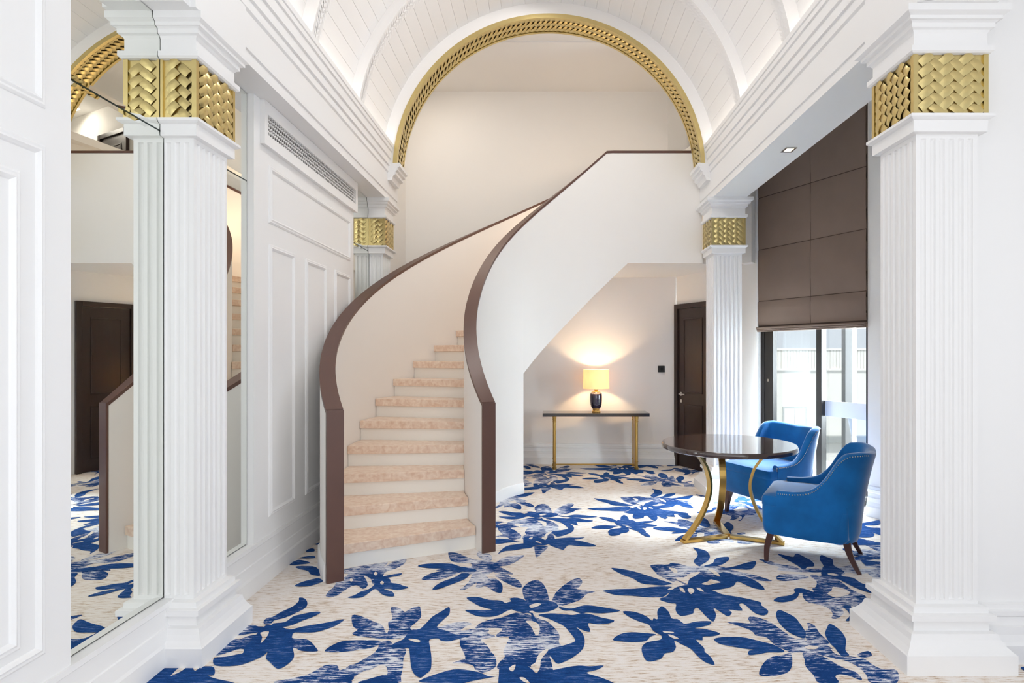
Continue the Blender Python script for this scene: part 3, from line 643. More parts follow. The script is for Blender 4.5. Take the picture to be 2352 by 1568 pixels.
# ------------------------------------------------------------------ fluted piers with woven gold collars
BASE = [(.250, 0), (.250, .089), (.242, .094), (.222, .115), (.206, .140), (.198, .165), (.176, .170), (.174, .214), (.195, .220), (.195, .247), (.174, .250), (.172, .276), (.147, .281)]
NECK = [(.147, 2.472), (.172, 2.475), (.172, 2.528), (.182, 2.532), (.193, 2.540), (.193, 2.553)]
CAP = [(.169, 2.832), (.182, 2.835), (.190, 2.843), (.190, 2.866), (.170, 2.869), (.170, 2.930), (.178, 2.942), (.191, 2.948), (.191, 2.968), (.200, 2.974), (.212, 2.976), (.212, 2.991), (.224, 2.997), (.234, 3.003), (.234, 3.034)]
GB = .1645                       # core of the collar
def shaft_ring(h, depth, z, xlo=None):
    """square with six flutes on every side; xlo cuts the section at a plane (engaged piers)"""
    pts = []
    nf = 6; pitch = 2 * (h - 0.013) / nf; fw = pitch * 0.60
    for k in range(4):
        ca, sa = math.cos(PI / 2 * k), math.sin(PI / 2 * k)
        side = [(-h, -h)]
        for i in range(nf):
            c = -h + 0.013 + pitch * (i + 0.5)
            for q in range(7):
                u = -1 + 2 * q / 6
                side.append((c + u * fw / 2, -h + depth * math.sqrt(max(0.0, 1 - u * u))))
        for x, y in side:
            pts.append((x * ca - y * sa, x * sa + y * ca))
    out = []
    for x, y in pts:
        if xlo is not None: x = max(x, xlo)
        out.append((x, y, z))
    return out
def square(h, z, xlo=None, hy=None):
    hy = hy or h
    x0 = -h if xlo is None else xlo
    return [(x0, -hy, z), (h, -hy, z), (h, hy, z), (x0, hy, z)]
# one strip of the weave, lying in the XZ plane, facing -Y
tm = MB(); rows = []
L_, W_ = 0.066, 0.040
for p in range(5):
    t = -1 + p / 2.0; row = []
    for q in range(4):
        s = -1 + 2 * q / 3.0
        row.append((t * L_ / 2, 0.002 - 0.0070 * (0.5 + 0.5 * t) - 0.0055 * (1 - t * t) - 0.0035 * (1 - s * s), s * W_ / 2))
    rows.append(row)
tm.grid(rows)
STRIP = tm.mesh('weave_strip', M['gold'])
for p in STRIP.polygons: p.use_smooth = True

def weave(panel_parent, w, z0, z1, rot, org, single):
    """rows of slanting strips on one face. rot: angle about Z of the face, org: centre of the face plane"""
    rim = 0.031
    ncol = max(2, round((w - 2 * rim) / 0.047)); pw = (w - 2 * rim) / ncol; ph = 0.0515
    nrow = int((z1 - z0) / ph) + 2
    ca, sa = math.cos(rot), math.sin(rot)
    acc = MB()
    for c in range(ncol):
        for r_ in range(nrow):
            x = -w / 2 + rim + pw * (c + 0.5); z = z0 + ph * (r_ + (0.5 if c % 2 else 0.0))
            if z < z0 + 0.008 or z > z1 - 0.008: continue
            ang = R(43) if c % 2 else -R(43)
            m = Matrix.Translation((org[0] + x * ca, org[1] + x * sa, z)) @ Matrix.Rotation(rot, 4, 'Z') @ Matrix.Rotation(ang, 4, 'Y')
            if single:
                o = inst(STRIP, 'weave_strip', panel_parent); o.matrix_local = m
            else:
                acc._add([m @ v.co for v in STRIP.vertices], [tuple(p.vertices) for p in STRIP.polygons])
    if not single: return stuff(acc.build('woven_strips', M['gold'], panel_parent, smooth=True))

def pier(label, cx, cy, single, xlo=None, bs=1.0, faces=('front', 'side')):
    """xlo: local x of the plane the pier is engaged in"""
    t = thing('fluted_pier', label, 'column', (cx, cy, 0))
    def sec(nm, prof, mat):
        b = MB(); b.loft([square(h if h < .2 or bs == 1 else .2 + (h - .2) * bs, z, xlo) for h, z in prof], True)
        return b.build(nm, mat, t)
    sec('base', BASE, M['white'])
    b = MB(); h = .1445
    zs = [(.280, 0), (.298, 0), (.3005, .006), (.306, .010), (.316, .012), (2.435, .012), (2.446, .010), (2.451, .006), (2.453, 0), (2.4725, 0)]
    b.loft([shaft_ring(h, d, z, xlo) for z, d in zs], True)
    b.build('shaft', M['white'], t)
    sec('neck', NECK, M['white'])
    core = MB(); core.loft([square(GB, z, xlo) for z in (2.5525, 2.8325)], True)
    for sx, sy in ((1, -1), (1, 1), (-1, -1), (-1, 1)):          # plain corner strips
        if sx < 0 and xlo is not None: continue
        x1 = sx * .1735; y1 = sy * .1735
        core.box((min(x1, x1 - sx * .022), min(y1, y1 - sy * .022), 2.553), (max(x1, x1 - sx * .022), max(y1, y1 - sy * .022), 2.832))
    if xlo is not None:
        for sy in (-1, 1):
            y1 = sy * .1735
            core.box((xlo, min(y1, y1 - sy * .02), 2.553), (xlo + .012, max(y1, y1 - sy * .02), 2.832))
    g = core.build('gold_collar', M['gold'], t)
    z0, z1 = 2.553, 2.832
    if xlo is None:
        weave(g, .339, z0, z1, 0.0, (0, -.1690), single)
        weave(g, .339, z0, z1, -PI / 2, (-.1690, 0), single)
        if not single: pass
    else:
        wx = .1695 - xlo
        weave(g, wx, z0, z1, 0.0, ((.1695 + xlo) / 2, -.1690), single)
        weave(g, .339, z0, z1, PI / 2, (.1690, 0), single)
        weave(g, wx, z0, z1, PI, ((.1695 + xlo) / 2, .1690), False)
    sec('capital', CAP, M['white'])
    return t
pier('white fluted square pier nearest the right edge, with a large woven gold collar', 1.8765, 2.890, True)
pier('white fluted square pier between the dark alcove door and the tall window', 1.8765, 6.180, False)
CXL = -1.815
pier('white fluted half pier standing against the mirror at the left', CXL, 2.940, True, xlo=XM - CXL + .002, bs=0.7)
pier('small far half pier behind the curved stair rail at the end of the left wall', CXL, 6.200, False, xlo=XM - CXL + .002, bs=0.7)

# ------------------------------------------------------------------ left wall: ledge, mirrors, panelling, vent
b = MB()
prof = [(-1.84, 0), (-1.752, 0), (-1.752, .095), (-1.758, .110), (-1.763, .15), (-1.765, .172), (-1.772, .176), (-1.772, .255), (-1.764, .262), (-1.764, .286), (-1.84, .286)]
b.loft([[(x, y, z) for x, z in prof] for y in (-2.44, 5.44)], True)
struct(b.build('baseboard_left', M['white']))
def mirror(label, y0, y1):
    root = thing('wall_mirror', label, 'mirror', (XM, y0, .286))
    for nm, z0, z1 in (('lower_pane', .292, 2.494), ('upper_pane', 2.502, 3.03)):
        b = MB((XM, y0, .286)); bv = .018
        o_ = [(y0, z0), (y1, z0), (y1, z1), (y0, z1)]
        i_ = [(y0 + bv, z0 + bv), (y1 - bv, z0 + bv), (y1 - bv, z1 - bv), (y0 + bv, z1 - bv)]
        vs = [(XM - .0015, y, z) for y, z in o_] + [(XM, y, z) for y, z in i_] + [(XM - .006, y, z) for y, z in o_]
        b._add(vs, [(4, 5, 6, 7)] + [(k, (k + 1) % 4, 4 + (k + 1) % 4, 4 + k) for k in range(4)] + [(8, 9, 1, 0), (9, 10, 2, 1), (10, 11, 3, 2), (11, 8, 0, 3), (11, 10, 9, 8)])
        b.build(nm, M['mirror'], root)
    b = MB((XM, y0, .286)); b.box((XM - .007, y0, 2.4945), (XM - .002, y1, 2.5015)); b.build('seam', M['mirroredge'], root)
    b = MB((XM, y0, .286)); b.box((XM - .02, y0, .287), (XM - .0065, y1, 3.032)); b.build('backing', M['mirroredge'], root)
mirror('tall mirror behind the near left pier, showing the dark door and the blue carpet', 2.205, 3.578)
mirror('narrow far mirror beside the small pier above the curved stair rail', 5.45, 6.42)

def frame_moulding(name, y0, y1, z0, z1, parent):
    """raised picture-frame moulding on the panelling"""
    b = MB(); prof = [(0, 0), (.004, .002), (.010, .010), (.009, .018), (.014, .026), (.006, .036), (0, .040)]
    rings = []
    for sy, sz in ((0, 0), (1, 0), (1, 1), (0, 1), (0, 0)):
        ring = []
        for hgt, off in prof:
            y = (y1 - off) if sy else (y0 + off); z = (z1 - off) if sz else (z0 + off)
            ring.append((XP + hgt, y, z))
        rings.append(ring)
    b.loft(rings, False, closed=False)
    return b.build(name, M['white'], parent)
def panelling(name, y0, y1, frames):
    b = MB(); b.box((-1.845, y0, .286), (XP, y1, ZB - .001))
    o = struct(b.build(name, M['white']))
    for f in frames: frame_moulding('panel_moulding', *f, o)
    return o
panelling('trim_7', -2.44, 2.20, [(0.2, 2.085, .384, 2.187), (0.3, 1.985, .45, 2.065), (0.2, 2.085, 2.315, 2.99)])
panelling('trim_8', 3.582, 5.446, [(3.77, 4.165, .40, 2.155), (4.345, 4.765, .40, 2.155), (4.945, 5.345, .40, 2.155), (3.77, 5.345, 2.285, 2.66)])

# air vent: frame proud of the panelling, dark duct, pressed lattice
XV = -1.745
vent = thing('air_vent', 'long white wall grille with a pierced lattice high on the left panelling', 'vent', (XP, 3.66, 2.755))
b = MB((XP, 3.66, 2.755))
ya, yb, za, zb = 3.66, 5.475, 2.757, ZB - .002
g0, g1, h0, h1 = 3.70, 5.42, 2.826, 2.953
b.box((XP + .0005, ya, za), (XV, yb, h0)); b.box((XP + .0005, ya, h1), (XV, yb, zb)); b.box((XP + .0005, ya, h0), (XV, g0, h1)); b.box((XP + .0005, g1, h0), (XV, yb, h1))
b.build('frame', M['white'], vent)
b = MB((XP, 3.66, 2.755)); b.box((XP + .0007, g0, h0), (XP + .006, g1, h1)); b.build('duct', M['void'], vent)
b = MB((XP, 3.66, 2.755)); nr = 5; rh = (h1 - h0) / nr; nc = 58; cw = (g1 - g0) / nc
for r_ in range(nr + 1):
    z = h0 + rh * r_
    b.box((XV - .010, g0, z - .0028), (XV - .004, g1, z + .0028))
for r_ in range(nr):
    for c in range(nc):
        y = g0 + cw * (c + 0.5 + (0.25 if r_ % 2 else -0.25)); zc = h0 + rh * (r_ + .5)
        y = max(g0 + cw * .45, min(g1 - cw * .45, y))
        ring = []
        for q in range(8):
            a = 2 * PI * q / 8
            ring.append((y + math.cos(a) * cw * .34, zc + math.sin(a) * rh * .40))
        inner = [(y + math.cos(2 * PI * q / 8) * cw * .17, zc + math.sin(2 * PI * q / 8) * rh * .20) for q in range(8)]
        vs = [(XV - .005, p, z) for p, z in ring] + [(XV - .005, p, z) for p, z in inner]
        b._add(vs, [(q, (q + 1) % 8, 8 + (q + 1) % 8, 8 + q) for q in range(8)])
stuff(b.build('lattice', M['white'], vent))

# recessed downlight in the soffit of the right beam
dl = thing('recessed_downlight', 'small square downlight set in the soffit of the right beam', 'light', (1.895, 4.57, ZB))
b = MB((1.895, 4.57, ZB))
for a, c in (((1.852, 4.515), (1.938, 4.53)), ((1.852, 4.61), (1.938, 4.625)), ((1.852, 4.53), (1.866, 4.61)), ((1.924, 4.53), (1.938, 4.61))):
    b.box((a[0], a[1], ZB - .006), (c[0], c[1], ZB - .0005))
b.build('trim_ring', M['steel'], dl)
b = MB((1.895, 4.57, ZB)); b.box((1.866, 4.53, ZB - .003), (1.924, 4.61, ZB - .0006)); b.build('lens', M['downlight'], dl)

# ------------------------------------------------------------------ curved staircase
CX, CY = 0.83, 5.03
TH0 = 211.0; RISE = .1707; STEP = 7.61; TH1 = 206.0; NST = 15
RAILK = 1.285
def sp(r, th):
    return (CX + r * math.cos(R(th)), CY + r * math.sin(R(th)))
def interp(tab, x):
    tab = sorted(tab)
    if x <= tab[0][0]: return tab[0][1]
    for (x0, y0), (x1, y1) in zip(tab, tab[1:]):
        if x <= x1:
            t = (x - x0) / (x1 - x0)
            return y0 + (y1 - y0) * t
    return tab[-1][1]
RIN_T = [(90, 1.41), (97, 1.412), (105, 1.424), (112, 1.442), (120, 1.466), (128, 1.485), (136, 1.492), (144, 1.485), (152, 1.468), (162, 1.442), (172, 1.424), (185, 1.412), (198, 1.405), (211, 1.398)]
def r_in(th): return interp(RIN_T, th)                # hall-side face of the inner parapet
SOF = [(87, 2.437), (102, 2.08), (120, 1.624), (135, 1.24)]
def soffit(th): return interp(SOF, th)
def ztop(th): return min(3.640, 1.062 + RAILK * R(TH0 - th))
stair = thing('staircase', 'curved staircase with pink marble treads between solid white parapets', 'staircase', (CX, CY, 0))
SO = (CX, CY, 0)
def parapet(name, ths, f_in, f_out, zb, zt, mat, extra=()):
    rings = []
    for th in ths:
        i, o = sp(f_in(th), th), sp(f_out(th), th)
        z0, z1 = zb(th), zt(th)
        rings.append([(*i, z0), (*o, z0), (*o, z1), (*i, z1)])
    for r_ in extra: rings.append(r_)
    b = MB(SO); b.loft(rings, True)
    return b.build(name, mat, stair, smooth=True)
def frange(a, c, n): return [a + (c - a) * k / n for k in range(n + 1)]
# inner parapet: to the floor up to 135 degrees, then cut along the soffit
ext = [[(x, YL, zz), (x, YL + .1, zz), (x, YL + .1, 3.640), (x, YL, 3.640)] for x, zz in ((.906, 2.437), (1.20, 2.437), (1.72, 2.437))]
parapet('inner_parapet', frange(210.6, 135, 34), lambda t: r_in(t), lambda t: r_in(t) + .10, lambda t: 0.0, ztop, M['stairwall'])
parapet('landing_parapet', frange(135, 91, 26), lambda t: r_in(t), lambda t: r_in(t) + .10, soffit, ztop, M['stairwall'], ext)
ROI, ROO = 2.475, 2.575
parapet('outer_parapet', frange(210.6, 135, 34), lambda t: ROI, lambda t: ROO, lambda t: 0.0, ztop, M['stairwall'])
parapet('upper_outer_parapet', frange(135, 94, 20), lambda t: ROI, lambda t: ROO, soffit, ztop, M['stairwall'])
# radial wall that closes the space under the lower flight
b = MB(SO); b.loft([[(*sp(r_in(135) + .1, 135), z), (*sp(ROI, 135), z), (*sp(ROI, 137), z), (*sp(r_in(137) + .1, 137), z)] for z in (0, 1.30)], True)
b.build('end_wall', M['stairwall'], stair)
b = MB(SO); ths = frange(138, 93, 18)
b.loft([[(*sp(r_in(t) + .095, t), soffit(t) + .02), (*sp(ROI + .005, t), soffit(t) + .02), (*sp(ROI + .005, t), soffit(t) + .08), (*sp(r_in(t) + .095, t), soffit(t) + .08)] for t in ths], True)
b.build('soffit', M['stairwall'], stair, smooth=True)
# treads and risers
for k in range(NST):
    t0 = TH1 - STEP * k; t1 = t0 - STEP; z = RISE * (k + 1)
    tt = frange(t0, t1 - .6, 3)
    lo = max(0.0, z - RISE - .01)
    b = MB(SO); b.loft([[(*sp(r_in(t) + .102, t), lo), (*sp(ROI - .002, t), lo), (*sp(ROI - .002, t), z - .068), (*sp(r_in(t) + .102, t), z - .068)] for t in tt], True)
    b.build('riser', M['riser'], stair)
    tn = frange(t0 + .75, t1 - .3, 3)
    gap = .102 if k > 1 else .104
    b = MB(SO); b.loft([[(*sp(r_in(t) + gap, t), z - .067), (*sp(ROI - .003, t), z - .067), (*sp(ROI - .003, t), z), (*sp(r_in(t) + gap, t), z)] for t in tn], True)
    b.build('tread', M['marble'], stair, bevel=.004)
# landing slab
b = MB(SO); b.prism([(.60, 6.53), (1.75, 6.53), (3.3, 6.9), (4.1, 9.0), (1.62, 7.76), (.66, 7.76)], 2.440, 2.56)
b.build('landing', M['wall'], stair)
# handrails: brown cap, end board down the front
def rail(nm, f_in, f_out, ths, extra=()):
    rings = []
    for th in ths:
        i, o = sp(f_in(th), th), sp(f_out(th), th); z = ztop(th) + .001
        rings.append([(*i, z), (*o, z), (*o, z + .028), (*i, z + .028)])
    rings += list(extra)
    b = MB(SO); b.loft(rings, True)
    i0, o0 = sp(f_in(TH0 + .15), TH0 - .35), sp(f_out(TH0), TH0 - .35)
    i1, o1 = sp(f_in(TH0), TH0 + .35), sp(f_out(TH0), TH0 + .35)
    zt = ztop(TH0) + .028
    return b, [(i0, o0, o1, i1), zt]
for nm, fi, fo, ths, extra in (
        ('inner', lambda t: r_in(t) - .003, lambda t: r_in(t) + .103, frange(TH0 - .2, 96.3, 60) + [93], [[(x, YL - .003, 3.641), (x, YL + .103, 3.641), (x, YL + .103, 3.669), (x, YL - .003, 3.669)] for x in (.906, 1.72)]),
        ('outer', lambda t: ROI - .003, lambda t: ROO + .003, frange(TH0 - .2, 96.3, 60) + [94], [])):
    b, (q, zt) = rail(nm, fi, fo, ths, extra)
    b.build('handrail', M['rail'], stair, smooth=True)
    b = MB(SO); b.prism([p for p in q], 0.0, zt); b.build('end_board', M['rail'], stair, bevel=.002)
# curved skirting on the outside of the outer parapet
b = MB(SO); b.loft([[(*sp(r, t), z) for r, z in ((ROO + .0005, 0), (ROO + .014, 0), (ROO + .014, .10), (ROO + .004, .112), (ROO + .0005, .112))] for t in frange(210.2, 200, 8)], True)
b.build('skirting', M['white'], stair, smooth=True)
b = MB(SO); b.loft([[(*sp(r_in(t) - d, t), z) for d, z in ((-.0005, 0), (.014, 0), (.014, .10), (.004, .112), (-.0005, .112))] for t in frange(170, 135, 14)], True)
b.build('skirting', M['white'], stair, smooth=True)

# ------------------------------------------------------------------ doors, switch
def door(name, t0, t1, z0, z1, hinge_hi=True, place=wp, handle=True):
    """leaf on the splayed wall between t0 and t1; place(t, n) gives floor points"""
    def q(a, c, n0, n1): return [place(a, n0), place(c, n0), place(c, n1), place(a, n1)]
    o = MB()
    fw = .062
    o.prism(q(t0, t0 + fw, .001, .045), z0, z1); o.prism(q(t1 - fw, t1, .001, .045), z0, z1); o.prism(q(t0 + fw, t1 - fw, .001, .045), z1 - fw, z1)
    d = struct(o.build(name, M['darkwood'], bevel=.004))
    a, c = t0 + fw + .003, t1 - fw - .003
    b = MB(); b.prism(q(a, c, .002, .020), z0 + .006, z1 - fw - .003)
    leaf = b.build('leaf', M['darkwood'], d)
    H_ = z1 - fw - z0
    for p0, p1 in ((z0 + .16, z0 + .40 * H_), (z0 + .47 * H_, z0 + H_ - .13)):
        m_ = MB(); e = .016
        x0, x1 = a + .095, c - .095
        m_.prism(q(x0, x1, .020, .028), p0, p0 + e); m_.prism(q(x0, x1, .020, .028), p1 - e, p1)
        m_.prism(q(x0, x0 + e, .020, .028), p0 + e, p1 - e); m_.prism(q(x1 - e, x1, .020, .028), p0 + e, p1 - e)
        m_.build('panel_moulding', M['darkwood'], leaf, bevel=.003)
    if handle:
        th = c - .055; zh = .93
        m_ = MB()
        p = place(th, .020); p2 = place(th, .062); p3 = place(th - .115, .062)
        m_.tube([(*place(th, .0205), zh), (*place(th, .030), zh)], .024, 14)
        m_.tube([(*p, zh), (*p2, zh)], .009, 10); m_.tube([(*p2, zh), (*p3, zh)], .0085, 10)
        m_.build('handle', M['steel'], d, smooth=True)
        m_ = MB(); m_.tube([(*place(th, .0205), zh - .09), (*place(th, .028), zh - .09)], .021, 14); m_.tube([(*place(th, .0285), zh - .09), (*place(th, .032), zh - .09)], .009, 10)
        m_.build('lock_cylinder', M['steel'], d, smooth=True)
        for zz in (.30, 1.12, 1.78):
            m_ = MB(); m_.tube([(*place(a - .004, .026), zz - .045), (*place(a - .004, .026), zz + .045)], .008, 8); m_.build('hinge', M['steel'], d)
    return d
door('door_1', 1.965, 2.635, 0.0, 2.08)
# upper landing door, on the far wall that turns away to the right
PU = Vector((1.62, 7.75)); DU = Vector((.8817, .4718)); NU = Vector((.4718, -.8817))
def up(t, n): p = PU + DU * t + NU * n; return (p.x, p.y)
door('door_2', .42, 1.16, 2.565, 4.505, place=up, handle=False)

sw = thing('wall_socket', 'small black square wall plate beside the dark alcove door', 'switch', (1.515, 7.66, 1.245))
b = MB((1.515, 7.66, 1.245)); b.box((1.472, 7.648, 1.203), (1.558, 7.668, 1.287)); b.build('plate', M['black'], sw, bevel=.004)
b = MB((1.515, 7.66, 1.245)); b.lathe([(.018, 0), (.018, .004), (.012, .005)], (0, 0), 16)
o = b.build('insert', M['void'], sw); 
for v in o.data.vertices:
    x, y, z = Vector(v.co) + Vector((1.515, 7.66, 1.245)); v.co = (x, -.0125 - z, y)

# ------------------------------------------------------------------ balcony window, blind, outside
def wbox(b, t0, t1, n0, n1, z0, z1, mi=0): b.prism(wq(t0, t1, n0, n1), z0, z1, mi)
WT0, WT1 = 0.0, 1.25
win = MB()
wbox(win, WT1 - .045, WT1, -.13, -.02, .06, 3.9); wbox(win, WT0, WT0 + .03, -.13, -.02, .06, 3.9)
wbox(win, WT0 + .03, WT1 - .045, -.13, -.02, .06, .11); wbox(win, WT0 + .03, WT1 - .045, -.13, -.02, 3.85, 3.9)
window = struct(win.build('window_1', M['frame']))
def tpar(u):                      # wall parameter of an image column
    k = (u - U0) / F
    return (5.609 / (k + .51) - P0.y) / DW.y
tm0, tm1 = tpar(1882), tpar(1870)
b = MB(); wbox(b, tm0, tm1, -.10, -.03, .11, 3.85); b.build('mullion', M['frame'], window)
b = MB(); tl0, tl1 = tpar(1772), tpar(1752); wbox(b, tl0, tl1, -.08, -.025, .11, 3.85); stile = b.build('stile', M['frame'], window)
b = MB(); wbox(b, tm1, tl0, -.08, -.03, .11, .16); b.build('bottom_rail', M['frame'], window)
b = MB(); zc = 1.16; tc_ = (tl0 + tl1) / 2
b.tube([(*wp(tc_, -.0245), zc), (*wp(tc_, -.012), zc)], .016, 12); b.build('lock', M['steel'], stile, smooth=True)
b = MB(); wbox(b, tm1, tl0, -.060, -.055, .16, 3.85); b.build('pane', M['glass'], window)
b = MB(); wbox(b, WT0 + .03, tm0, -.090, -.085, .11, 3.85); b.build('pane', M['glass'], window)
b = MB(); wbox(b, WT0 + .031, tm0 - .001, -.0845, -.083, .835, .985); b.build('frosted_band', M['frost'], window)
# casing strip on the far side of the window and inner sill
b = MB(); wbox(b, WT1 + .002, WT1 + .025, .0005, .03, .02, 3.94); struct(b.build('trim_9', M['white']))

blind = thing('roman_blind', 'dark brown roman blind drawn half way down the tall window', 'blind', (*wp(.625, .03), 1.70))
BO = (*wp(.625, .03), 1.70)
bt0, bt1, btm = -.002, 1.252, .585
seams = [1.745, 2.012, 2.570, 3.132, 3.88]
for r_ in range(4):
    z0, z1 = seams[r_], seams[r_ + 1]
    for a, c in ((bt0, btm), (btm, bt1)):
        b = MB(BO); rows = []
        nz = 7
        for i in range(nz):
            s = i / (nz - 1); z = z0 + .003 + (z1 - z0 - .006) * s
            row = []
            for j in range(6):
                u = j / 5; t = a + .002 + (c - a - .004) * u
                edge = min(1.0, min(s, 1 - s) * 14, min(u, 1 - u) * 40)
                n = .022 + .012 * edge + .008 * math.sin(PI * s) - .012 * (1 - s) * (1 if r_ < 3 else 0) * .4
                row.append((*wp(t, n), z))
            rows.append(row)
        b.grid(rows)
        # back face gives the cloth its thickness
        b.grid([[(p[0] - NW.x * .012, p[1] - NW.y * .012, p[2]) for p in r2] for r2 in rows])
        b.build('cloth_panel', M['blind'], blind, smooth=True)
b = MB(BO); b.prism(wq(bt0, bt1, .006, .014), 1.72, 3.88); b.build('lining', M['blindseam'], blind)
for i, (zz, n0, hh) in enumerate(((1.722, .020, .020), (1.704, .012, .016), (1.689, .004, .014))):
    b = MB(BO); rows = []
    b.loft([[(*wp(t, n0 + dn), zz + dz) for dn, dz in ((0, -hh / 2), (.028, -hh / 2), (.036, 0), (.028, hh / 2), (0, hh / 2))] for t in (bt0, btm, bt1)], True)
    b.build('fold', M['blind'], blind, smooth=True)

# outside: balcony floor, railing, post, house across the street
b = MB(); b.prism(wq(-1.2, 4.5, -.17, -1.9), -.12, .02); struct(b.build('floor_balcony', M['extgrey']))
rl = thing('balcony_railing', 'low dark balcony railing outside the right window pane', 'railing', (*wp(.3, -1.6), 0.02))
RO = (*wp(.3, -1.6), 0.02)
for zz, h in ((.53, .018), (.40, .018)):
    b = MB(RO); wbox(b, -1.1, .95, -1.62, -1.58, zz - h, zz + h); b.build('rail', M['extdark'], rl)
b = MB(RO); wbox(b, -1.1, .95, -1.62, -1.58, .02, .30); b.build('panel', M['extdark'], rl)
for t in (-1.0, -.1, .9):
    b = MB(RO); wbox(b, t - .02, t + .02, -1.625, -1.575, .02, .548); b.build('post', M['extdark'], rl)
pst = thing('balcony_post', 'dark vertical post seen through the right pane of the window', 'post', (*wp(-.18, -.60), 0.02))
b = MB((*wp(-.18, -.60), 0.02)); k0, k1 = (1942 - U0) / F, (1958 - U0) / F
y_ = 6.05
b.box((k0 * y_, y_, .02), (k1 * y_, y_ + .08, 3.6)); b.build('shaft', M['extdark'], pst)
b = MB((*wp(-.18, -.60), 0.02)); b.box((k1 * y_ + .002, y_ + .01, .02), (k1 * y_ + .045, y_ + .08, 3.4)); b.build('edge_strip', M['extwhite'], pst)

hs = thing('house', 'bright white house across the street beyond the window', 'building', (11.0, 25.0, -6.0))
HO = (11.0, 25.0, -6.0)
b = MB(HO); b.box((4, 25, -6), (20, 32, .72)); b.build('wall', M['extwhite'], hs)
b = MB(HO); b.box((3.9, 24.9, .72), (20.1, 32.1, .80)); b.build('ledge', M['extwhite'], hs)
for k in range(44):
    x = 8.6 + k * .13
    b = MB(HO); b.box((x, 24.95, .80), (x + .11, 25.02, 1.58)); b.build('board', M['extwhite'], hs)
b = MB(HO); b.box((3.9, 24.9, 1.58), (20.1, 25.1, 1.66)); b.build('coping', M['extwhite'], hs)
b = MB(HO); x0, x1 = (1798 - U0) / F * 24.93, (1852 - U0) / F * 24.93
b.box((x0, 24.90, -1.65), (x1, 24.99, -.82)); wn = b.build('window', M['extgrey'], hs)
b = MB(HO); b.box((x0 + .06, 24.88, -1.55), ((x0 + x1) / 2 - .03, 24.9, -.9)); b.box(((x0 + x1) / 2 + .03, 24.88, -1.55), (x1 - .06, 24.9, -.9)); b.build('shutter', M['extwhite'], wn)
b = MB(HO); b.box((4, 24.6, -2.3), (20, 24.98, -2.05)); b.build('sill_band', M['extgrey'], hs)
b = MB(); b.box((-30, 12, -6.2), (60, 60, -6.0)); struct(b.build('floor_street', M['extgrey']))

# ------------------------------------------------------------------ round table
tbl = thing('round_table', 'round dark lacquered table on three curved brass legs', 'table', (1.44, 4.63, 0))
b = MB(); rt = .515
b.lathe([(.0, .700), (rt - .03, .700), (rt - .012, .703), (rt - .003, .708), (rt, .722), (rt - .002, .738), (rt - .008, .744), (0, .744)], (0, 0), 72)
b.build('tabletop', M['tabletop'], tbl, smooth=True)
for deg in (86, 199, 334):
    a = R(deg); ca, sa = math.cos(a), math.sin(a)
    prof = [(.395, .022), (.318, .100), (.248, .190), (.196, .290), (.170, .385), (.172, .470), (.200, .560), (.245, .630), (.300, .6985)]
    pts = catmull([(r * ca, r * sa, z) for r, z in prof], 4, False)
    b = MB(); b.bar(pts, (-sa, ca, 0), .052, .020)
    b.build('leg', M['brass'], tbl, bevel=.0015)
    b = MB(); b.bar([(.020 * ca, .020 * sa, .0125), (.415 * ca, .415 * sa, .0125)], (-sa, ca, 0), .050, .022)
    b.build('foot', M['brass'], tbl, bevel=.0015)

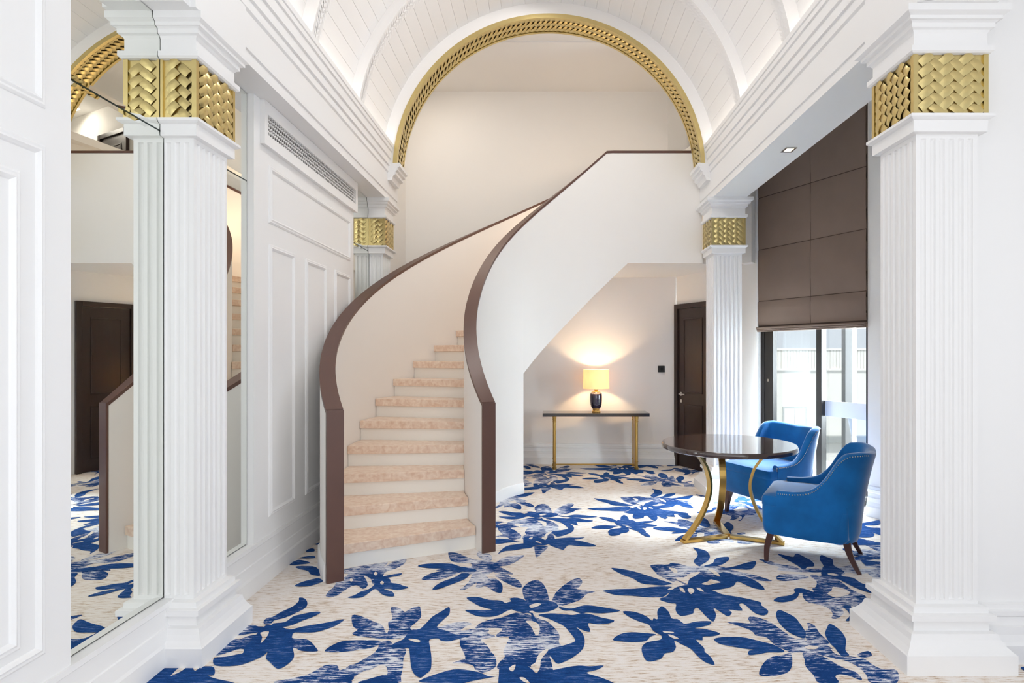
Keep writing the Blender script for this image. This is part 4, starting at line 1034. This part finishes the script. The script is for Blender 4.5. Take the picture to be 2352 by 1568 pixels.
# ------------------------------------------------------------------ velvet chairs
def make_chair(label, loc, face):
    """local +y looks forward; face = direction the chair looks to"""
    t = thing('velvet_chair', label, 'chair', (*loc, 0), math.atan2(face[1], face[0]) - PI / 2, 'blue velvet chairs at the round table')
    # plan of the shell, from the right front edge round the back to the left front edge
    half = []
    for y, x in ((.225, .285), (.12, .296), (.02, .302), (-.08, .300), (-.16, .286), (-.222, .255), (-.262, .205), (-.285, .14), (-.294, .07), (-.296, 0)):
        half.append((x, y))
    plan = catmull([(x, y, 0) for x, y in half] + [(-x, y, 0) for x, y in reversed(half[:-1])], 3, False)
    plan = [(p[0], p[1]) for p in plan]
    N = len(plan); mid = (N - 1) / 2
    # height of the upper edge as a function of the way along the side (0 front .. 1 middle of the back)
    prof = [(0, .497), (.14, .500), (.26, .514), (.35, .552), (.43, .625), (.50, .712), (.55, .768), (.60, .792), (.68, .800), (.84, .788), (1.0, .780)]
    # arc length along half
    L = [0]
    for i in range(1, N): L.append(L[-1] + math.dist(plan[i], plan[i - 1]))
    tot = L[-1]
    def top(i):
        s = min(L[i], tot - L[i]) / (tot / 2)
        return interp(prof, s)
    out, inn = [], []
    def nrm(i):
        a = Vector(plan[max(0, i - 1)]); c = Vector(plan[min(N - 1, i + 1)]); d = (c - a).normalized()
        n = Vector((d.y, -d.x))
        if n.dot(Vector(plan[i]) - Vector((0, .05))) < 0: n = -n
        return n
    TH = .062
    def outp(i, z):
        n = nrm(i); h = (z - .19) / .6
        back = max(0.0, -n.y)
        flare = -.010 * (1 - h) ** 2 + back * (.078 * h * h) + .008 * h
        if z < .26: flare -= .014 * ((.26 - z) / .07) ** 2
        p = Vector(plan[i]) + n * flare
        return (p.x, p.y, z)
    def inp(i, z):
        x, y, _ = outp(i, z); n = nrm(i)
        return (x - n.x * TH, y - n.y * TH, z)
    rows = []
    nz = 12
    for k in range(nz):
        rows.append([outp(i, .19 + (top(i) - .016 - .19) * k / (nz - 1)) for i in range(N)])
    def mixp(i, f, z):
        a, c = Vector(outp(i, top(i))), Vector(inp(i, top(i))); p = a.lerp(c, f); return (p.x, p.y, z)
    rows.append([mixp(i, .10, top(i) - .004) for i in range(N)])
    rows.append([mixp(i, .30, top(i) + .003) for i in range(N)])
    rows.append([mixp(i, .70, top(i) + .003) for i in range(N)])
    rows.append([mixp(i, .92, top(i) - .005) for i in range(N)])
    for k in range(6):
        rows.append([inp(i, top(i) - .016 - (top(i) - .016 - .36) * k / 5) for i in range(N)])
    b = MB(); b.grid(rows)
    for e in (0, N - 1):                                  # close the two front edges
        col = [r_[e] for r_ in rows]
        b._add(col, [tuple(range(len(col)))])
    b.build('back_shell', M['velvet'], t, smooth=True)
    # seat block with rounded front, and loose cushion top
    def rr(x, y0, y1, z, rad=.035):
        pts = []
        for cx, cy, a_ in ((x - rad, y0 + rad, -90), (x - rad, y1 - rad, 0), (-x + rad, y1 - rad, 90), (-x + rad, y0 + rad, 180)):
            for q in range(5):
                a = R(a_ + 22.5 * q); pts.append((cx + rad * math.cos(a), cy + rad * math.sin(a), z))
        return pts
    b = MB(); b.loft([rr(.262, -.20, .300, .192), rr(.272, -.22, .316, .215), rr(.279, -.22, .322, .26), rr(.280, -.22, .324, .36), rr(.2795, -.22, .3235, .392)], True)
    b.build('seat_frame', M['velvet'], t, smooth=True)
    b = MB(); b.loft([rr(.278, -.22, .323, .390), rr(.281, -.22, .328, .397), rr(.281, -.22, .328, .435), rr(.274, -.215, .318, .458), rr(.250, -.20, .292, .470), rr(.16, -.14, .20, .476)], True)
    b.build('seat_cushion', M['velvet'], t, smooth=True)
    # nailhead trim along the outer edge of the arms
    b = MB(); total = 0.0; last = None
    lim = [i for i in range(N)]
    path = []
    for i in lim:
        s = min(L[i], tot - L[i]) / (tot / 2)
        if s > .74: continue
        x, y, z = outp(i, top(i) - .014); n = nrm(i)
        path.append(Vector((x + n.x * .002, y + n.y * .002, z)))
    for a, c in zip(path, path[1:]):
        d = (c - a).length
        if d > .12: continue
        m_ = max(1, int(d / .013))
        for q in range(m_):
            p = a.lerp(c, q / m_); n = Vector((p.x, p.y, 0)).normalized(); r0 = .0045
            ring = [tuple(p + Vector((-n.y, n.x, 0)) * r0 * math.cos(2 * PI * k / 6) + Vector((0, 0, 1)) * r0 * math.sin(2 * PI * k / 6)) for k in range(6)]
            b._add(ring + [tuple(p + n * .004)], [(k, (k + 1) % 6, 6) for k in range(6)])
    for e, sx in ((0, 1), (N - 1, -1)):
        for q in range(5):
            x, y, z = outp(e, top(e) - .016 - .013 * q); p = Vector((x - sx * .010, y + .001, z)); r0 = .0045
            ring = [tuple(p + Vector((1, 0, 0)) * r0 * math.cos(2 * PI * k / 6) + Vector((0, 0, 1)) * r0 * math.sin(2 * PI * k / 6)) for k in range(6)]
            b._add(ring + [tuple(p + Vector((0, .004, 0)))], [(k, (k + 1) % 6, 6) for k in range(6)])
    stuff(b.build('nailhead_trim', M['nail'], t, smooth=True))
    for x, y, dx, dy in ((.235, .265, .012, .030), (-.235, .265, -.012, .030), (.205, -.205, .02, -.075), (-.205, -.205, -.02, -.075)):
        b = MB(); rings = []
        for k in range(7):
            s = k / 6; bow = .016 * math.sin(PI * s) * (1 if dy > 0 else .4)
            hw = .024 - .0105 * s
            cx_, cy_ = x + dx * s * s, y + dy * s ** 1.6 + (bow if dy > 0 else 0)
            rings.append([(cx_ - hw, cy_ - hw, .196 * (1 - s)), (cx_ + hw, cy_ - hw, .196 * (1 - s)), (cx_ + hw, cy_ + hw, .196 * (1 - s)), (cx_ - hw, cy_ + hw, .196 * (1 - s))])
        b.loft(rings, True); b.build('leg', M['chairleg'], t, bevel=.002)
    return t
make_chair('blue velvet chair nearest the viewer, seen from its side, back to the right pier', (1.93, 4.19), (-.87, .49))
make_chair('blue velvet chair behind the round table, in front of the tall window', (2.04, 5.30), (-.90, -.43))

# ------------------------------------------------------------------ console table and lamp in the alcove
con = thing('console_table', 'slim console table with a black top and brass legs against the alcove wall', 'table', (.635, 7.46, 0))
CO = (.635, 7.46, 0)
b = MB(CO); b.box((-.03, 7.30, .662), (1.30, 7.62, .704)); b.build('tabletop', M['consoletop'], con, bevel=.003)
for x in (.118, 1.140):
    for y in (7.335, 7.555):
        b = MB(CO); b.lathe([(.027, 0), (.027, .03), (.019, .036), (.019, .09), (.023, .094), (.023, .106), (.019, .11), (.019, .59), (.023, .594), (.023, .606), (.019, .61), (.025, .645), (.025, .661)], (x, y), 14)
        b.build('leg', M['brass'], con, smooth=True)
    b = MB(CO); b.box((x - .012, 7.36, .035), (x + .012, 7.53, .655)); b.build('side_panel', M['brass'], con)
b = MB(CO); b.box((.13, 7.435, .036), (1.128, 7.455, .052)); b.build('stretcher', M['brass'], con)

LX, LY = .648, 7.47
lamp = thing('table_lamp', 'lit table lamp with an indigo ceramic body and cream drum shade on the console', 'lamp', (LX, LY, .704))
LO = (LX, LY, .704)
b = MB(LO); b.lathe([(.050, .7045), (.056, .708), (.056, .716), (.045, .722), (.040, .735), (.046, .742), (.046, .748)], (LX, LY), 28); b.build('base', M['brass'], lamp, smooth=True)
b = MB(LO); b.lathe([(.044, .748), (.062, .765), (.072, .800), (.077, .850), (.078, .900), (.075, .935), (.064, .952), (.048, .957)], (LX, LY), 32); b.build('body', M['ceramic'], lamp, smooth=True)
b = MB(LO); b.lathe([(.050, .957), (.050, .962), (.026, .968), (.018, .975), (.026, .985), (.026, .998), (.014, 1.005), (.010, 1.06)], (LX, LY), 24); b.build('neck', M['brass'], lamp, smooth=True)
b = MB(LO); n = 40
rings = [[(LX + r * math.cos(2 * PI * i / n), LY + r * math.sin(2 * PI * i / n), z) for i in range(n)] for r, z in ((.168, 1.003), (.163, 1.245), (.160, 1.245), (.165, 1.003), (.168, 1.003))]
b.loft(rings, False); b.build('shade', M['shade'], lamp, smooth=True)
b = MB(LO); b.lathe([(.008, 1.06), (.018, 1.075), (.028, 1.11), (.022, 1.145), (.006, 1.158)], (LX, LY), 16); b.build('bulb', M['bulb'], lamp, smooth=True)
bl = point('lamp_light', (LX, LY - .06, 1.13), 10.5, (1.0, 0.70, 0.40), .03)
